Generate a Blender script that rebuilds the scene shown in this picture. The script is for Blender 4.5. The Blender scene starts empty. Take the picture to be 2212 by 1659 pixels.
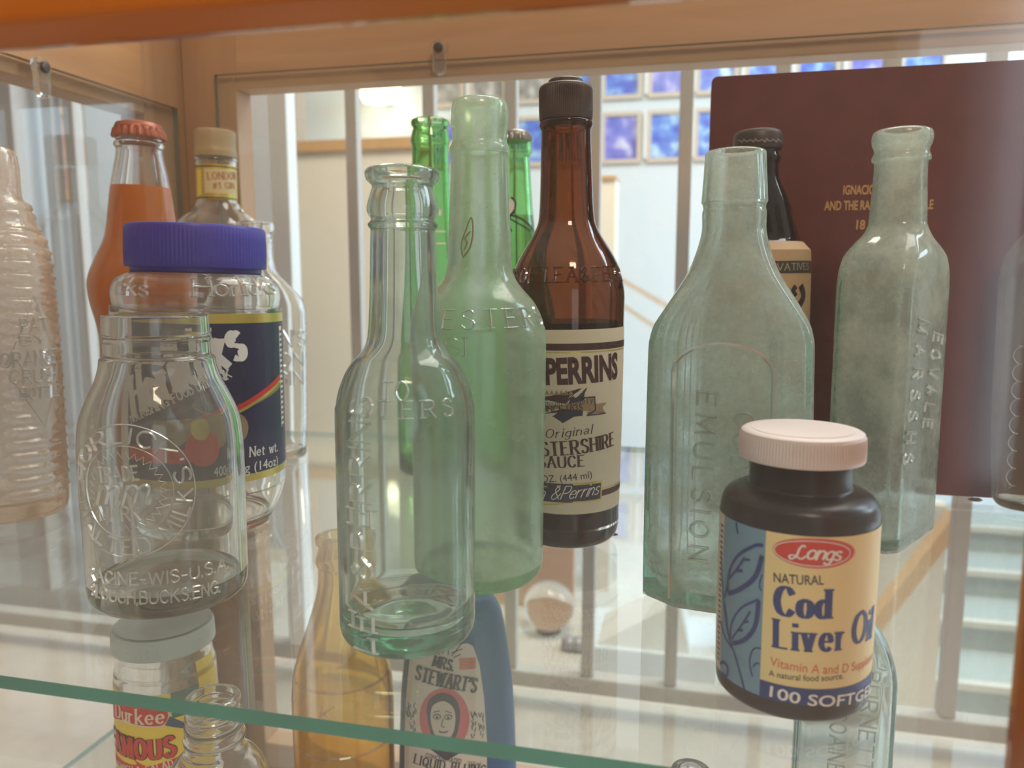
import bpy, bmesh, math, random
from mathutils import Vector, Matrix
random.seed(7)
R_ = math.radians
scn = bpy.context.scene
COL = scn.collection

# ------------------------------------------------------------------ camera
W, H, F = 2212.0, 1659.0, 1700.0
HC = 0.145                      # eye height above the upper glass shelf (its top is z = 0)
YAW, PITCH = R_(13.1), R_(7.7)
CAM = Vector((0, 0, HC))
FWD = Vector((-math.sin(YAW)*math.cos(PITCH), math.cos(YAW)*math.cos(PITCH), -math.sin(PITCH)))
RGT = Vector((math.cos(YAW), math.sin(YAW), 0))
UPV = RGT.cross(FWD)
cd = bpy.data.cameras.new('camera'); co = bpy.data.objects.new('camera', cd); COL.objects.link(co)
cd.sensor_width = 36; cd.lens = F / W * 36; cd.clip_start = 0.01; cd.clip_end = 60
mw = Matrix((RGT, UPV, -FWD)).transposed().to_4x4(); mw.translation = CAM
co.matrix_world = mw
cd.dof.use_dof = True; cd.dof.focus_distance = 0.36; cd.dof.aperture_fstop = 11
scn.camera = co

# ------------------------------------------------------------------ world, lights, exposure
scn.view_settings.view_transform = 'Standard'; scn.view_settings.look = 'None'
scn.view_settings.gamma = 1; scn.view_settings.use_curve_mapping = False
scn.view_settings.exposure = 0.0
wd = bpy.data.worlds.new('world'); scn.world = wd; wd.use_nodes = True
wd.node_tree.nodes['Background'].inputs[0].default_value = (1.0, 0.93, 0.86, 1)
wd.node_tree.nodes['Background'].inputs[1].default_value = 0.55

def area(name, loc, target, size, power, col, sy=None):
    l = bpy.data.lights.new(name, 'AREA'); l.shape = 'RECTANGLE'; l.size = size; l.size_y = sy or size
    l.energy = power; l.color = col
    o = bpy.data.objects.new(name, l); COL.objects.link(o); o.location = loc
    o.rotation_euler = (Vector(target) - Vector(loc)).to_track_quat('-Z', 'Y').to_euler()
    return o
area('stairwell_daylight', (3.4, 2.6, 1.9), (0.9, 4.3, 0.2), 2.2, 225, (0.64, 0.83, 1.0))
area('landing_lamp_light', (-0.1, 1.7, 2.2), (-0.55, 2.9, 0.3), 0.9, 55, (1.0, 0.88, 0.70))
area('gallery_spot', (0.45, -0.75, 1.35), (0.05, 0.4, 0.0), 0.35, 12, (1.0, 0.80, 0.58))
area('hall_floor_fill', (0.75, 1.25, 2.2), (0.45, 1.0, -.4), 1.2, 36, (1.0, 0.93, 0.86))  # no fixture here: unseen fill added to lighten the floor at right

scn.cycles.max_bounces = 18; scn.cycles.transmission_bounces = 16; scn.cycles.glossy_bounces = 8
scn.cycles.diffuse_bounces = 3; scn.cycles.transparent_max_bounces = 32
scn.cycles.sample_clamp_indirect = 5; scn.cycles.blur_glossy = 0.5
scn.cycles.use_denoising = True
scn.cycles.use_adaptive_sampling = True; scn.cycles.adaptive_threshold = 0.05; scn.cycles.adaptive_min_samples = 12

# ------------------------------------------------------------------ pixel <-> place
def ray(px, py):
    return (FWD + RGT * ((px - W/2) / F) + UPV * ((H/2 - py) / F))
def on_z(px, py, z=0.0):
    v = ray(px, py); return CAM + v * ((z - HC) / v.z)
def on_y(px, py, Y):
    v = ray(px, py); return CAM + v * (Y / v.y)
def on_x(px, py, X):
    v = ray(px, py); return CAM + v * (X / v.x)
def at_d(px, py, d): return CAM + ray(px, py) * d
def proj(p):
    v = Vector(p) - CAM; d = v.dot(FWD)
    return W/2 + F * v.dot(RGT) / d, H/2 - F * v.dot(UPV) / d, d

# ------------------------------------------------------------------ materials
def newmat(name):
    m = bpy.data.materials.new(name); m.use_nodes = True
    nt = m.node_tree; nt.nodes.clear()
    out = nt.nodes.new('ShaderNodeOutputMaterial')
    return m, nt, out
def N(nt, typ, **kw):
    n = nt.nodes.new(typ)
    for k, v in kw.items():
        if k in n.inputs.keys(): n.inputs[k].default_value = v
        else: setattr(n, k, v)
    return n
def L(nt, a, b): nt.links.new(a, b)
def c4(c): return (c[0], c[1], c[2], 1)
def srgb(r, g, b):
    f = lambda v: (v/255/12.92) if v/255 <= 0.04045 else ((v/255+0.055)/1.055)**2.4
    return (f(r), f(g), f(b))

def plain(name, col, rough=0.5, spec=0.5, trans=0.0, metal=0.0, var=0.0, scale=40, coat=0):
    m, nt, out = newmat(name)
    p = N(nt, 'ShaderNodeBsdfPrincipled'); p.inputs['Roughness'].default_value = rough
    p.inputs['Base Color'].default_value = c4(col); p.inputs['Specular IOR Level'].default_value = spec
    p.inputs['Metallic'].default_value = metal; p.inputs['Coat Weight'].default_value = coat
    if var:
        tc = N(nt, 'ShaderNodeTexCoord'); nz = N(nt, 'ShaderNodeTexNoise'); nz.inputs['Scale'].default_value = scale
        nz.inputs['Detail'].default_value = 5
        L(nt, tc.outputs['Object'], nz.inputs['Vector'])
        r = N(nt, 'ShaderNodeValToRGB'); r.color_ramp.elements[0].position = .3; r.color_ramp.elements[1].position = .7
        r.color_ramp.elements[0].color = c4([c*(1-var) for c in col]); r.color_ramp.elements[1].color = c4([min(1, c*(1+var)) for c in col])
        L(nt, nz.outputs['Fac'], r.inputs[0]); L(nt, r.outputs[0], p.inputs['Base Color'])
    if trans:
        t = N(nt, 'ShaderNodeBsdfTranslucent'); t.inputs[0].default_value = c4(col)
        mx = N(nt, 'ShaderNodeMixShader'); mx.inputs[0].default_value = trans
        L(nt, p.outputs[0], mx.inputs[1]); L(nt, t.outputs[0], mx.inputs[2]); L(nt, mx.outputs[0], out.inputs[0])
    else: L(nt, p.outputs[0], out.inputs[0])
    return m

def wood(name, c0, c1, axis='X', rough=0.4, scale=9):
    m, nt, out = newmat(name)
    tc = N(nt, 'ShaderNodeTexCoord'); mp = N(nt, 'ShaderNodeMapping')
    s = [scale*6]*3; s['XYZ'.index(axis)] = scale*0.45
    mp.inputs['Scale'].default_value = s
    nz = N(nt, 'ShaderNodeTexNoise'); nz.inputs['Scale'].default_value = 1; nz.inputs['Detail'].default_value = 6; nz.inputs['Distortion'].default_value = .6
    r = N(nt, 'ShaderNodeValToRGB'); r.color_ramp.elements[0].position = .32; r.color_ramp.elements[1].position = .68
    r.color_ramp.elements[0].color = c4(c0); r.color_ramp.elements[1].color = c4(c1)
    p = N(nt, 'ShaderNodeBsdfPrincipled'); p.inputs['Roughness'].default_value = rough
    L(nt, tc.outputs['Object'], mp.inputs[0]); L(nt, mp.outputs[0], nz.inputs['Vector']); L(nt, nz.outputs['Fac'], r.inputs[0])
    L(nt, r.outputs[0], p.inputs['Base Color']); L(nt, p.outputs[0], out.inputs[0])
    return m

def glass(name, col=(.8, .9, .87), dens=40, dirt=(0.03, 0.2), dcol=(.75, .75, .68), rough=0.02, dscale=35, ior=1.46, bump=0.0, bscale=60):
    """thick blown glass: refraction, absorption in the wall, patchy surface bloom"""
    m, nt, out = newmat(name)
    g = N(nt, 'ShaderNodeBsdfGlass'); g.inputs['Roughness'].default_value = rough; g.inputs['IOR'].default_value = ior
    d = N(nt, 'ShaderNodeBsdfDiffuse'); d.inputs[0].default_value = c4(dcol)
    t = N(nt, 'ShaderNodeBsdfTranslucent'); t.inputs[0].default_value = c4(dcol)
    md = N(nt, 'ShaderNodeMixShader'); md.inputs[0].default_value = .6
    L(nt, d.outputs[0], md.inputs[1]); L(nt, t.outputs[0], md.inputs[2])
    tc = N(nt, 'ShaderNodeTexCoord'); nz = N(nt, 'ShaderNodeTexNoise'); nz.inputs['Scale'].default_value = dscale
    nz.inputs['Detail'].default_value = 8; nz.inputs['Roughness'].default_value = .65
    L(nt, tc.outputs['Object'], nz.inputs['Vector'])
    mr = N(nt, 'ShaderNodeMapRange'); mr.inputs[1].default_value = .38; mr.inputs[2].default_value = .68
    mr.inputs[3].default_value = dirt[0]; mr.inputs[4].default_value = dirt[1]
    L(nt, nz.outputs['Fac'], mr.inputs[0])
    mx = N(nt, 'ShaderNodeMixShader')
    L(nt, mr.outputs[0], mx.inputs[0]); L(nt, g.outputs[0], mx.inputs[1]); L(nt, md.outputs[0], mx.inputs[2])
    if bump:
        nb = N(nt, 'ShaderNodeTexNoise'); nb.inputs['Scale'].default_value = bscale
        L(nt, tc.outputs['Object'], nb.inputs['Vector'])
        b = N(nt, 'ShaderNodeBump'); b.inputs['Strength'].default_value = bump; b.inputs['Distance'].default_value = .002
        L(nt, nb.outputs['Fac'], b.inputs['Height']); L(nt, b.outputs[0], g.inputs['Normal'])
    L(nt, mx.outputs[0], out.inputs[0])
    va = N(nt, 'ShaderNodeVolumeAbsorption'); va.inputs[0].default_value = c4(col); va.inputs[1].default_value = dens
    L(nt, va.outputs[0], out.inputs[1])
    return m

def pane_glass(name, tint=(.97, .985, .975), refl=1.0, dust=0.02, dustcol=(.8, .74, .68), rough=0.0, scratch=False):
    """flat sheet: see-through, mirror by angle, a film of dust"""
    m, nt, out = newmat(name)
    t = N(nt, 'ShaderNodeBsdfTransparent'); t.inputs[0].default_value = c4(tint)
    g = N(nt, 'ShaderNodeBsdfGlossy'); g.inputs['Roughness'].default_value = rough; g.inputs[0].default_value = (refl, refl, refl, 1)
    fr = N(nt, 'ShaderNodeFresnel'); ge = N(nt, 'ShaderNodeNewGeometry')
    ir = N(nt, 'ShaderNodeMapRange'); ir.inputs[3].default_value = 1.5; ir.inputs[4].default_value = 1/1.5
    L(nt, ge.outputs['Backfacing'], ir.inputs[0]); L(nt, ir.outputs[0], fr.inputs[0])   # same mirror share on either side of the sheet
    m1 = N(nt, 'ShaderNodeMixShader'); L(nt, fr.outputs[0], m1.inputs[0]); L(nt, t.outputs[0], m1.inputs[1]); L(nt, g.outputs[0], m1.inputs[2])
    d = N(nt, 'ShaderNodeBsdfDiffuse'); d.inputs[0].default_value = c4(dustcol)
    m2 = N(nt, 'ShaderNodeMixShader'); m2.inputs[0].default_value = dust
    L(nt, m1.outputs[0], m2.inputs[1]); L(nt, d.outputs[0], m2.inputs[2]); L(nt, m2.outputs[0], out.inputs[0])
    if scratch:
        tc = N(nt, 'ShaderNodeTexCoord'); nz = N(nt, 'ShaderNodeTexNoise'); nz.inputs['Scale'].default_value = 14; nz.inputs['Detail'].default_value = 4
        L(nt, tc.outputs['Object'], nz.inputs['Vector'])
        mr = N(nt, 'ShaderNodeMapRange'); mr.inputs[1].default_value = .35; mr.inputs[2].default_value = .75
        mr.inputs[3].default_value = dust*.6; mr.inputs[4].default_value = dust*1.7
        L(nt, nz.outputs['Fac'], mr.inputs[0]); L(nt, mr.outputs[0], m2.inputs[0])
    return m

def emboss_mat(name, tint, shine=.35, dcol=(.8, .82, .78), dif=.12):
    m, nt, out = newmat(name)
    t = N(nt, 'ShaderNodeBsdfTransparent'); t.inputs[0].default_value = c4(tint)
    g = N(nt, 'ShaderNodeBsdfGlossy'); g.inputs['Roughness'].default_value = .12
    m1 = N(nt, 'ShaderNodeMixShader'); m1.inputs[0].default_value = shine
    L(nt, t.outputs[0], m1.inputs[1]); L(nt, g.outputs[0], m1.inputs[2])
    d = N(nt, 'ShaderNodeBsdfDiffuse'); d.inputs[0].default_value = c4(dcol)
    m2 = N(nt, 'ShaderNodeMixShader'); m2.inputs[0].default_value = dif
    L(nt, m1.outputs[0], m2.inputs[1]); L(nt, d.outputs[0], m2.inputs[2]); L(nt, m2.outputs[0], out.inputs[0])
    return m

def liquid(name, col, dens, murk=0.3, mcol=None, ior=1.33):
    m, nt, out = newmat(name)
    g = N(nt, 'ShaderNodeBsdfGlass'); g.inputs['IOR'].default_value = ior; g.inputs['Roughness'].default_value = .02
    t = N(nt, 'ShaderNodeBsdfTranslucent'); t.inputs[0].default_value = c4(mcol or col)
    d = N(nt, 'ShaderNodeBsdfDiffuse'); d.inputs[0].default_value = c4(mcol or col)
    md = N(nt, 'ShaderNodeMixShader'); md.inputs[0].default_value = .65
    L(nt, d.outputs[0], md.inputs[1]); L(nt, t.outputs[0], md.inputs[2])
    mx = N(nt, 'ShaderNodeMixShader'); mx.inputs[0].default_value = murk
    L(nt, g.outputs[0], mx.inputs[1]); L(nt, md.outputs[0], mx.inputs[2]); L(nt, mx.outputs[0], out.inputs[0])
    va = N(nt, 'ShaderNodeVolumeAbsorption'); va.inputs[0].default_value = c4(col); va.inputs[1].default_value = dens
    L(nt, va.outputs[0], out.inputs[1])
    return m

def emit(name, col, s):
    m, nt, out = newmat(name); e = N(nt, 'ShaderNodeEmission'); e.inputs[0].default_value = c4(col); e.inputs[1].default_value = s
    L(nt, e.outputs[0], out.inputs[0]); return m

# ------------------------------------------------------------------ mesh building
def tag(o, label, cat, group=None, kind=None):
    o['label'] = label; o['category'] = cat
    if group: o['group'] = group
    if kind: o['kind'] = kind
    return o
def structure(o): o['kind'] = 'structure'; return o
def empty(name, loc=(0, 0, 0)):
    o = bpy.data.objects.new(name, None); COL.objects.link(o); o.location = loc; o.empty_display_size = .02; return o

class MB:
    def __init__(s): s.v = []; s.f = []; s.m = []
    def add(s, vs, fs, mat=0):
        b = len(s.v); s.v += [tuple(v) for v in vs]; s.f += [tuple(b + i for i in f) for f in fs]; s.m += [mat]*len(fs)
    def box(s, lo, hi, mat=0, M=None):
        x0, y0, z0 = lo; x1, y1, z1 = hi
        vs = [Vector(p) for p in ((x0,y0,z0),(x1,y0,z0),(x1,y1,z0),(x0,y1,z0),(x0,y0,z1),(x1,y0,z1),(x1,y1,z1),(x0,y1,z1))]
        if M: vs = [M @ v for v in vs]
        s.add(vs, [(0,3,2,1),(4,5,6,7),(0,1,5,4),(1,2,6,5),(2,3,7,6),(3,0,4,7)], mat)
    def tube(s, pts, r, n=10, mat=0, caps=True):
        pts = [Vector(p) for p in pts]; vs = []; fs = []
        for i, p in enumerate(pts):
            d = (pts[min(i+1, len(pts)-1)] - pts[max(i-1, 0)]).normalized()
            a = d.orthogonal().normalized() if abs(d.z) > .9 else d.cross(Vector((0,0,1))).normalized()
            b = d.cross(a)
            for k in range(n):
                t = 2*math.pi*k/n; vs.append(p + (a*math.cos(t) + b*math.sin(t))*(r[i] if isinstance(r, (list, tuple)) else r))
        for i in range(len(pts)-1):
            for k in range(n):
                fs.append((i*n+k, i*n+(k+1)%n, (i+1)*n+(k+1)%n, (i+1)*n+k))
        if caps: fs += [tuple(range(n))[::-1], tuple((len(pts)-1)*n+k for k in range(n))]
        s.add(vs, fs, mat)
    def rings(s, rings, mat=0, cap0=True, cap1=True, flip=False):
        n = len(rings[0]); vs = [p for r in rings for p in r]; fs = []
        for i in range(len(rings)-1):
            for k in range(n):
                fs.append((i*n+k, i*n+(k+1) % n, (i+1)*n+(k+1) % n, (i+1)*n+k))
        if cap0: fs.append(tuple(range(n))[::-1])
        if cap1: fs.append(tuple((len(rings)-1)*n+k for k in range(n)))
        s.add(vs, fs, mat)
    def build(s, name, mats, parent=None, smooth=35, bevel=0, recalc=True):
        me = bpy.data.meshes.new(name); me.from_pydata(s.v, [], s.f)
        if not isinstance(mats, (list, tuple)): mats = [mats]
        for m in mats: me.materials.append(m)
        me.polygons.foreach_set('material_index', s.m)
        if recalc:
            bm = bmesh.new(); bm.from_mesh(me); bmesh.ops.recalc_face_normals(bm, faces=bm.faces); bm.to_mesh(me); bm.free()
        if smooth:
            me.polygons.foreach_set('use_smooth', [True]*len(me.polygons))
            me.set_sharp_from_angle(angle=R_(smooth))
        me.update()
        o = bpy.data.objects.new(name, me); COL.objects.link(o)
        if parent: o.parent = parent
        if bevel:
            b = o.modifiers.new('bevel', 'BEVEL'); b.width = bevel; b.segments = 3; b.limit_method = 'ANGLE'
        return o

def catmull(p, n=6, closed=False):
    out = []; m = len(p)
    for i in range(m if closed else m-1):
        g = lambda k: p[k % m] if closed else p[max(0, min(m-1, k))]
        a, b, c, d = g(i-1), g(i), g(i+1), g(i+2)
        for j in range(n):
            t = j/n
            out.append(tuple(.5*((2*b[q]) + (-a[q]+c[q])*t + (2*a[q]-5*b[q]+4*c[q]-d[q])*t*t + (-a[q]+3*b[q]-3*c[q]+d[q])*t**3) for q in range(len(b))))
    if not closed: out.append(tuple(p[-1]))
    return out

def lerp_tab(tab, x):
    if x <= tab[0][0]: return tab[0][1]
    for a, b in zip(tab, tab[1:]):
        if x <= b[0]:
            return a[1] + (b[1]-a[1]) * (x-a[0]) / max(1e-9, b[0]-a[0])
    return tab[-1][1]

SEG = 96
class Vessel:
    """a bottle, jar or lid about one axis; its outline is measured as (pixel row, half width in pixels)"""
    def __init__(s, name, label, cat, base=None, at=None, z0=0.0003, top=None, rot=0, sect=None, group=None, B=None):
        if B is not None: s.B = Vector(B)
        elif base is not None: s.B = on_z(base[0], base[1], z0)
        else:
            p = at_d(*at); s.B = Vector((p.x, p.y, z0))
        s.axis = Vector((0, 0, 1))
        hor = Vector((s.B.x, s.B.y, 0)).normalized()
        if top is not None:
            v = ray(*top); n = hor
            p = CAM + v * ((s.B - CAM).dot(n) / v.dot(n)); s.axis = (p - s.B).normalized()
        y = (hor - s.axis * hor.dot(s.axis)).normalized(); x = y.cross(s.axis).normalized()
        M = Matrix((x, y, s.axis)).transposed().to_4x4()
        M = M @ Matrix.Rotation(rot, 4, 'Z'); M.translation = s.B
        s.M = M; s.Mi = M.inverted(); s.sect = sect
        s.root = empty(name); s.root.matrix_world = M
        tag(s.root, label, cat, group)
    def zr(s, y, hw):
        lo, hi = -.15, .7
        for _ in range(50):
            mid = (lo+hi)/2
            if proj(s.B + s.axis*mid)[1] > y: lo = mid
            else: hi = mid
        px, py, d = proj(s.B + s.axis*lo)
        xr = (px - W/2)/F
        return lo, hw * d / F / math.sqrt(1 + xr*xr)
    def table(s, prof):
        t = [s.zr(y, h) for y, h in prof]; t.sort(key=lambda q: q[0]); return t
    def ring(s, z, r, t=0, inset=0, rmod=None, n=None):
        n = n or SEG; pts = []
        for k in range(n):
            a = 2*math.pi*k/n; c, q = math.cos(a), math.sin(a)
            rr = r - inset
            if rmod: rr += rmod(math.atan2(c, -q), z)   # angle from the side that faces the eye
            x, y = rr*c, rr*q
            if t > 0:
                S = s.sect; hx = (S.get('hx') or r) - inset; hy = (S.get('hy') or r*S['dy']) - inset
                dx, dy = hx*c, hy*q; l = math.hypot(dx, dy); dx /= l; dy /= l
                e = S.get('n', 6); ra = (abs(dx/hx)**e + abs(dy/hy)**e) ** (-1/e)
                if 'ch' in S: ra = min(ra, S['ch'] / (abs(dx)/hx + abs(dy)/hy))
                x = x*(1-t) + dx*ra*t; y = y*(1-t) + dy*ra*t
            pts.append((x, y, z))
        return pts
    def body(s, prof, mat, name='glass_body', wall=.0025, base_t=.006, heel=.005, shell=True, dens=5, tt=None, rmod=None, smooth=50, n=None, push=.0015):
        tab = s.table(prof)
        rb = tab[0][1]
        tab = [q for q in tab if q[0] > heel*1.2]
        r0 = tab[0][1] if abs(tab[0][0]) < .03 else rb
        low = [(0, max(r0-heel*.6, r0*.6)), (heel*.12, max(r0-heel*.3, r0*.7)), (heel*.45, r0-heel*.07), (heel, r0)]
        full = catmull(low + tab, dens)
        full = [(max(0, z), r) for z, r in full]
        s.tab = full
        tf = (lambda z: 0) if not tt else (lambda z, T=sorted([(s.zr(y, 10)[0], q) for y, q in tt]): lerp_tab(T, z))
        s.tf = tf
        mb = MB(); R = []
        if shell:
            R.append([(0, 0, push)]*0 or s.ring(push, r0*.35, tf(0), 0, None, n))   # the push-up under the base
        for z, r in full: R.append(s.ring(z, r, tf(z), 0, rmod, n))
        if shell:
            zt = full[-1][0]
            ins = [(z, r) for z, r in full if z > base_t]
            R.append(s.ring(zt + .0004, full[-1][1] - wall*.5, 0, 0, None, n))
            for z, r in reversed(ins):
                w = min(wall, r*.45)
                R.append(s.ring(z, r, tf(z), w, None, n))
            zb, rb2 = ins[0]
            R.append(s.ring(base_t*.75, rb2*.8, tf(zb), min(wall, rb2*.3), None, n))
            R.append(s.ring(base_t*.7 + push, rb2*.3, tf(zb), 0, None, n))
        mb.rings(R, 0, True, True)
        return mb.build(name, mat, s.root, smooth=smooth)
    def fill(s, y, mat, name='liquid', wall=.0025, base_t=.006):
        zt = s.zr(y, 10)[0]; R = []
        for z, r in s.tab:
            if z > base_t and z < zt: R.append(s.ring(z, r, s.tf(z), wall - .0002))
        R.append(s.ring(zt, lerp_tab(s.tab, zt), s.tf(zt), wall - .0002))
        mb = MB(); mb.rings(R); return mb.build(name, mat, s.root, smooth=40)
    def lid(s, prof, mat, name='cap', ridges=0, amp=.0003, zr=None, smooth=40, top_disc=True, n=None):
        tab = s.table(prof); mb = MB(); R = []
        n = n or (max(SEG, ridges*4) if ridges else SEG)
        zl, zh = (s.zr(zr[1], 10)[0], s.zr(zr[0], 10)[0]) if zr else (tab[0][0], tab[-1][0])
        tab2 = []
        for (za, ra), (zb, rb) in zip(tab, tab[1:]):
            for j in range(3): tab2.append((za+(zb-za)*j/3, ra+(rb-ra)*j/3))
        tab2.append(tab[-1])
        def rm(ph, z):
            return amp*math.cos(ph*ridges) if (ridges and zl <= z <= zh) else 0
        for z, r in tab2: R.append(s.ring(z, r, 0, 0, rm, n))
        mb.rings(R); return mb.build(name, mat, s.root, smooth=smooth)
    # ---- surfaces for labels and raised letters
    def surf(s, y=None, R=None):
        if R is None: R = lerp_tab(s.tab, s.zr(y, 10)[0])
        return Cyl(s, R)
    def face(s, hy=None, ang=0, off=0): return Face(s, hy, ang)

class Cyl:
    def __init__(s, ves, R): s.b = ves; s.R = R
    def uv(s, px, py):
        o = s.b.Mi @ CAM; v = s.b.Mi.to_3x3() @ ray(px, py)
        a = v.x**2 + v.y**2; b = o.x*v.x + o.y*v.y; c = o.x**2 + o.y**2 - s.R**2
        D = b*b - a*c
        t = (-b - math.sqrt(max(D, 0))) / a
        p = o + v*t
        return math.atan2(p.x, -p.y) * s.R, p.z
    def wrap(s, u, v, e=0):
        ph = u / s.R; r = lerp_tab(s.b.tab, v) + e
        return (r*math.sin(ph), -r*math.cos(ph), v)
class Face:
    """a flat side at distance hy from the axis, turned by ang about it"""
    def __init__(s, ves, hy, ang=0):
        s.b = ves; s.hy = hy; s.n = Vector((math.sin(ang), -math.cos(ang), 0)); s.t = Vector((math.cos(ang), math.sin(ang), 0))
    def uv(s, px, py):
        o = s.b.Mi @ CAM; v = s.b.Mi.to_3x3() @ ray(px, py)
        t = (s.hy - o.dot(s.n)) / v.dot(s.n); p = o + v*t
        return p.dot(s.t), p.z
    def wrap(s, u, v, e=0):
        p = s.n*(s.hy + e) + s.t*u; return (p.x, p.y, v)
class Oval(Face):
    def wrap(s, u, v, e=0):
        S = s.b.sect; r = lerp_tab(s.b.tab, v); hx = r; hy = r*S['dy']; n = S.get('n', 6)
        y = hy * max(0, 1 - min(1, abs(u/hx))**n) ** (1/n)
        return (u, -y - e, v)
class Plane:
    """a flat sheet anywhere: origin, across, up"""
    def __init__(s, o, t, up): s.o = Vector(o); s.t = Vector(t); s.up = Vector(up); s.n = s.t.cross(s.up)
    def uv(s, px, py):
        v = ray(px, py); k = (s.o - CAM).dot(s.n) / v.dot(s.n); p = CAM + v*k - s.o
        return p.dot(s.t), p.dot(s.up)
    def wrap(s, u, v, e=0): return tuple(s.o + s.t*u + s.up*v + s.n*e)

# ------------------------------------------------------------------ lettering
GL = {
'A': "0,0 .38,1 .76,0;.14,.34 .62,.34", 'B': "0,0 0,1;~0,1 .35,1 .52,.9 .52,.64 .35,.53 0,.53;~0,.53 .4,.53 .6,.4 .6,.14 .4,0 0,0",
'C': "~.66,.76 .5,.96 .32,1 .1,.85 0,.5 .1,.15 .32,0 .5,.03 .66,.22", 'D': "0,0 0,1;~0,1 .3,1 .55,.88 .66,.5 .55,.12 .3,0 0,0",
'E': "0,0 0,1;0,1 .54,1;0,.53 .42,.53;0,0 .56,0", 'F': "0,0 0,1;0,1 .54,1;0,.53 .42,.53",
'G': "~.66,.78 .5,.97 .3,1 .1,.85 0,.5 .1,.15 .3,0 .5,.03 .66,.2;.66,.1 .66,.45;.66,.45 .42,.45", 'H': "0,0 0,1;.64,0 .64,1;0,.52 .64,.52",
'I': "0,0 0,1", 'J': "~.4,1 .4,.2 .28,0 .1,.02 0,.2", 'K': "0,0 0,1;.6,1 0,.4;.18,.58 .64,0", 'L': "0,1 0,0;0,0 .52,0",
'M': "0,0 .05,1;.05,1 .42,.1 .79,1;.79,1 .84,0", 'N': "0,0 0,1;0,1 .64,0;.64,0 .64,1",
'O': "~.36,1 .1,.84 0,.5 .1,.16 .36,0 .62,.16 .72,.5 .62,.84 .36,1", 'P': "0,0 0,1;~0,1 .38,1 .57,.88 .57,.6 .38,.46 0,.46",
'Q': "~.36,1 .1,.84 0,.5 .1,.16 .36,0 .62,.16 .72,.5 .62,.84 .36,1;.42,.28 .72,-.08", 'R': "0,0 0,1;~0,1 .38,1 .57,.88 .57,.62 .38,.48 0,.48;.3,.48 .66,0",
'S': "~.54,.8 .42,.97 .22,1 .04,.86 .06,.65 .3,.52 .54,.38 .56,.16 .38,0 .16,.01 0,.2", 'T': ".34,0 .34,1;0,1 .68,1",
'U': "~0,1 0,.65 0,.3 .1,.06 .33,0 .56,.06 .66,.3 .66,.65 .66,1", 'V': "0,1 .36,0 .72,1", 'W': "0,1 .24,0 .5,.9 .76,0 1,1",
'X': "0,0 .66,1;0,1 .66,0", 'Y': "0,1 .34,.48 .68,1;.34,.48 .34,0", 'Z': "0,1 .6,1 0,0 .62,0",
'&': "~.78,0 .45,.36 .2,.64 .14,.85 .3,1 .46,.85 .38,.66 .1,.4 .04,.17 .22,0 .45,.05 .66,.3 .76,.46", "'": "0,1 -.04,.76", '.': "0,0 0,.1", ',': "0,.08 -.06,-.12", '-': "0,.42 .3,.42",
'a': "~.06,.52 .24,.63 .4,.52 .4,.3 .4,.1 .48,0;~.4,.36 .12,.32 .02,.16 .14,0 .4,.14", 'c': "~.44,.48 .28,.62 .08,.5 0,.3 .08,.1 .28,0 .46,.12",
'b': "0,0 0,1;~0,.46 .2,.62 .4,.5 .46,.3 .4,.1 .22,0 0,.12", 'd': ".46,0 .46,1;~.46,.5 .26,.62 .06,.5 0,.3 .06,.1 .24,0 .46,.12",
'e': "~.02,.33 .26,.33 .47,.34 .42,.54 .26,.62 .08,.52 0,.3 .08,.1 .28,0 .46,.12", 'f': "~.34,.95 .22,1 .14,.85 .14,.4 .14,0;0,.6 .3,.6",
'g': "~.44,.5 .26,.62 .06,.5 0,.3 .06,.12 .24,.02 .44,.14;~.44,.62 .44,.2 .42,-.12 .28,-.28 .1,-.27 0,-.15", 'h': "0,0 0,1;~0,.44 .2,.62 .38,.56 .43,.4 .43,.2 .43,0",
'i': "0,0 0,.62;0,.84 0,.93", 'k': "0,0 0,1;.42,.62 0,.24;.14,.36 .48,0", 'l': "0,0 0,1",
'm': "0,0 0,.62;~0,.45 .16,.62 .3,.56 .34,.4 .34,0;~.34,.45 .5,.62 .64,.56 .68,.4 .68,0", 'n': "0,0 0,.62;~0,.44 .2,.62 .38,.56 .43,.4 .43,.2 .43,0",
'o': "~.24,.62 .06,.52 0,.31 .06,.1 .24,0 .42,.1 .48,.31 .42,.52 .24,.62", 'p': "0,-.3 0,.62;~0,.46 .2,.62 .4,.5 .46,.3 .4,.1 .22,0 0,.12",
'q': ".46,-.3 .46,.62;~.46,.5 .26,.62 .06,.5 0,.3 .06,.1 .24,0 .46,.12", 'r': "0,0 0,.62;~0,.38 .14,.57 .34,.6", 's': "~.38,.5 .24,.62 .06,.56 .06,.4 .22,.32 .4,.22 .38,.06 .2,0 0,.1",
't': "~.14,.86 .14,.5 .14,.15 .22,0 .36,.04;0,.62 .34,.62", 'u': "~0,.62 0,.4 0,.2 .1,.02 .26,.02 .42,.2;.42,.62 .42,0", 'v': "0,.62 .22,0 .44,.62",
'w': "0,.62 .16,0 .34,.56 .52,0 .68,.62", 'y': "0,.62 .22,0;.44,.62 .1,-.28", 'z': "0,.62 .4,.62 0,0 .42,0", '#': ".1,.1 .25,.9;.4,.1 .55,.9;0,.35 .6,.35;.04,.65 .64,.65", '1': "0,.8 .2,1;.2,1 .2,0",
'(': "~.2,1.08 .04,.8 0,.45 .04,.1 .2,-.18", ')': "~0,1.08 .16,.8 .2,.45 .16,.1 0,-.18",
}
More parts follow.
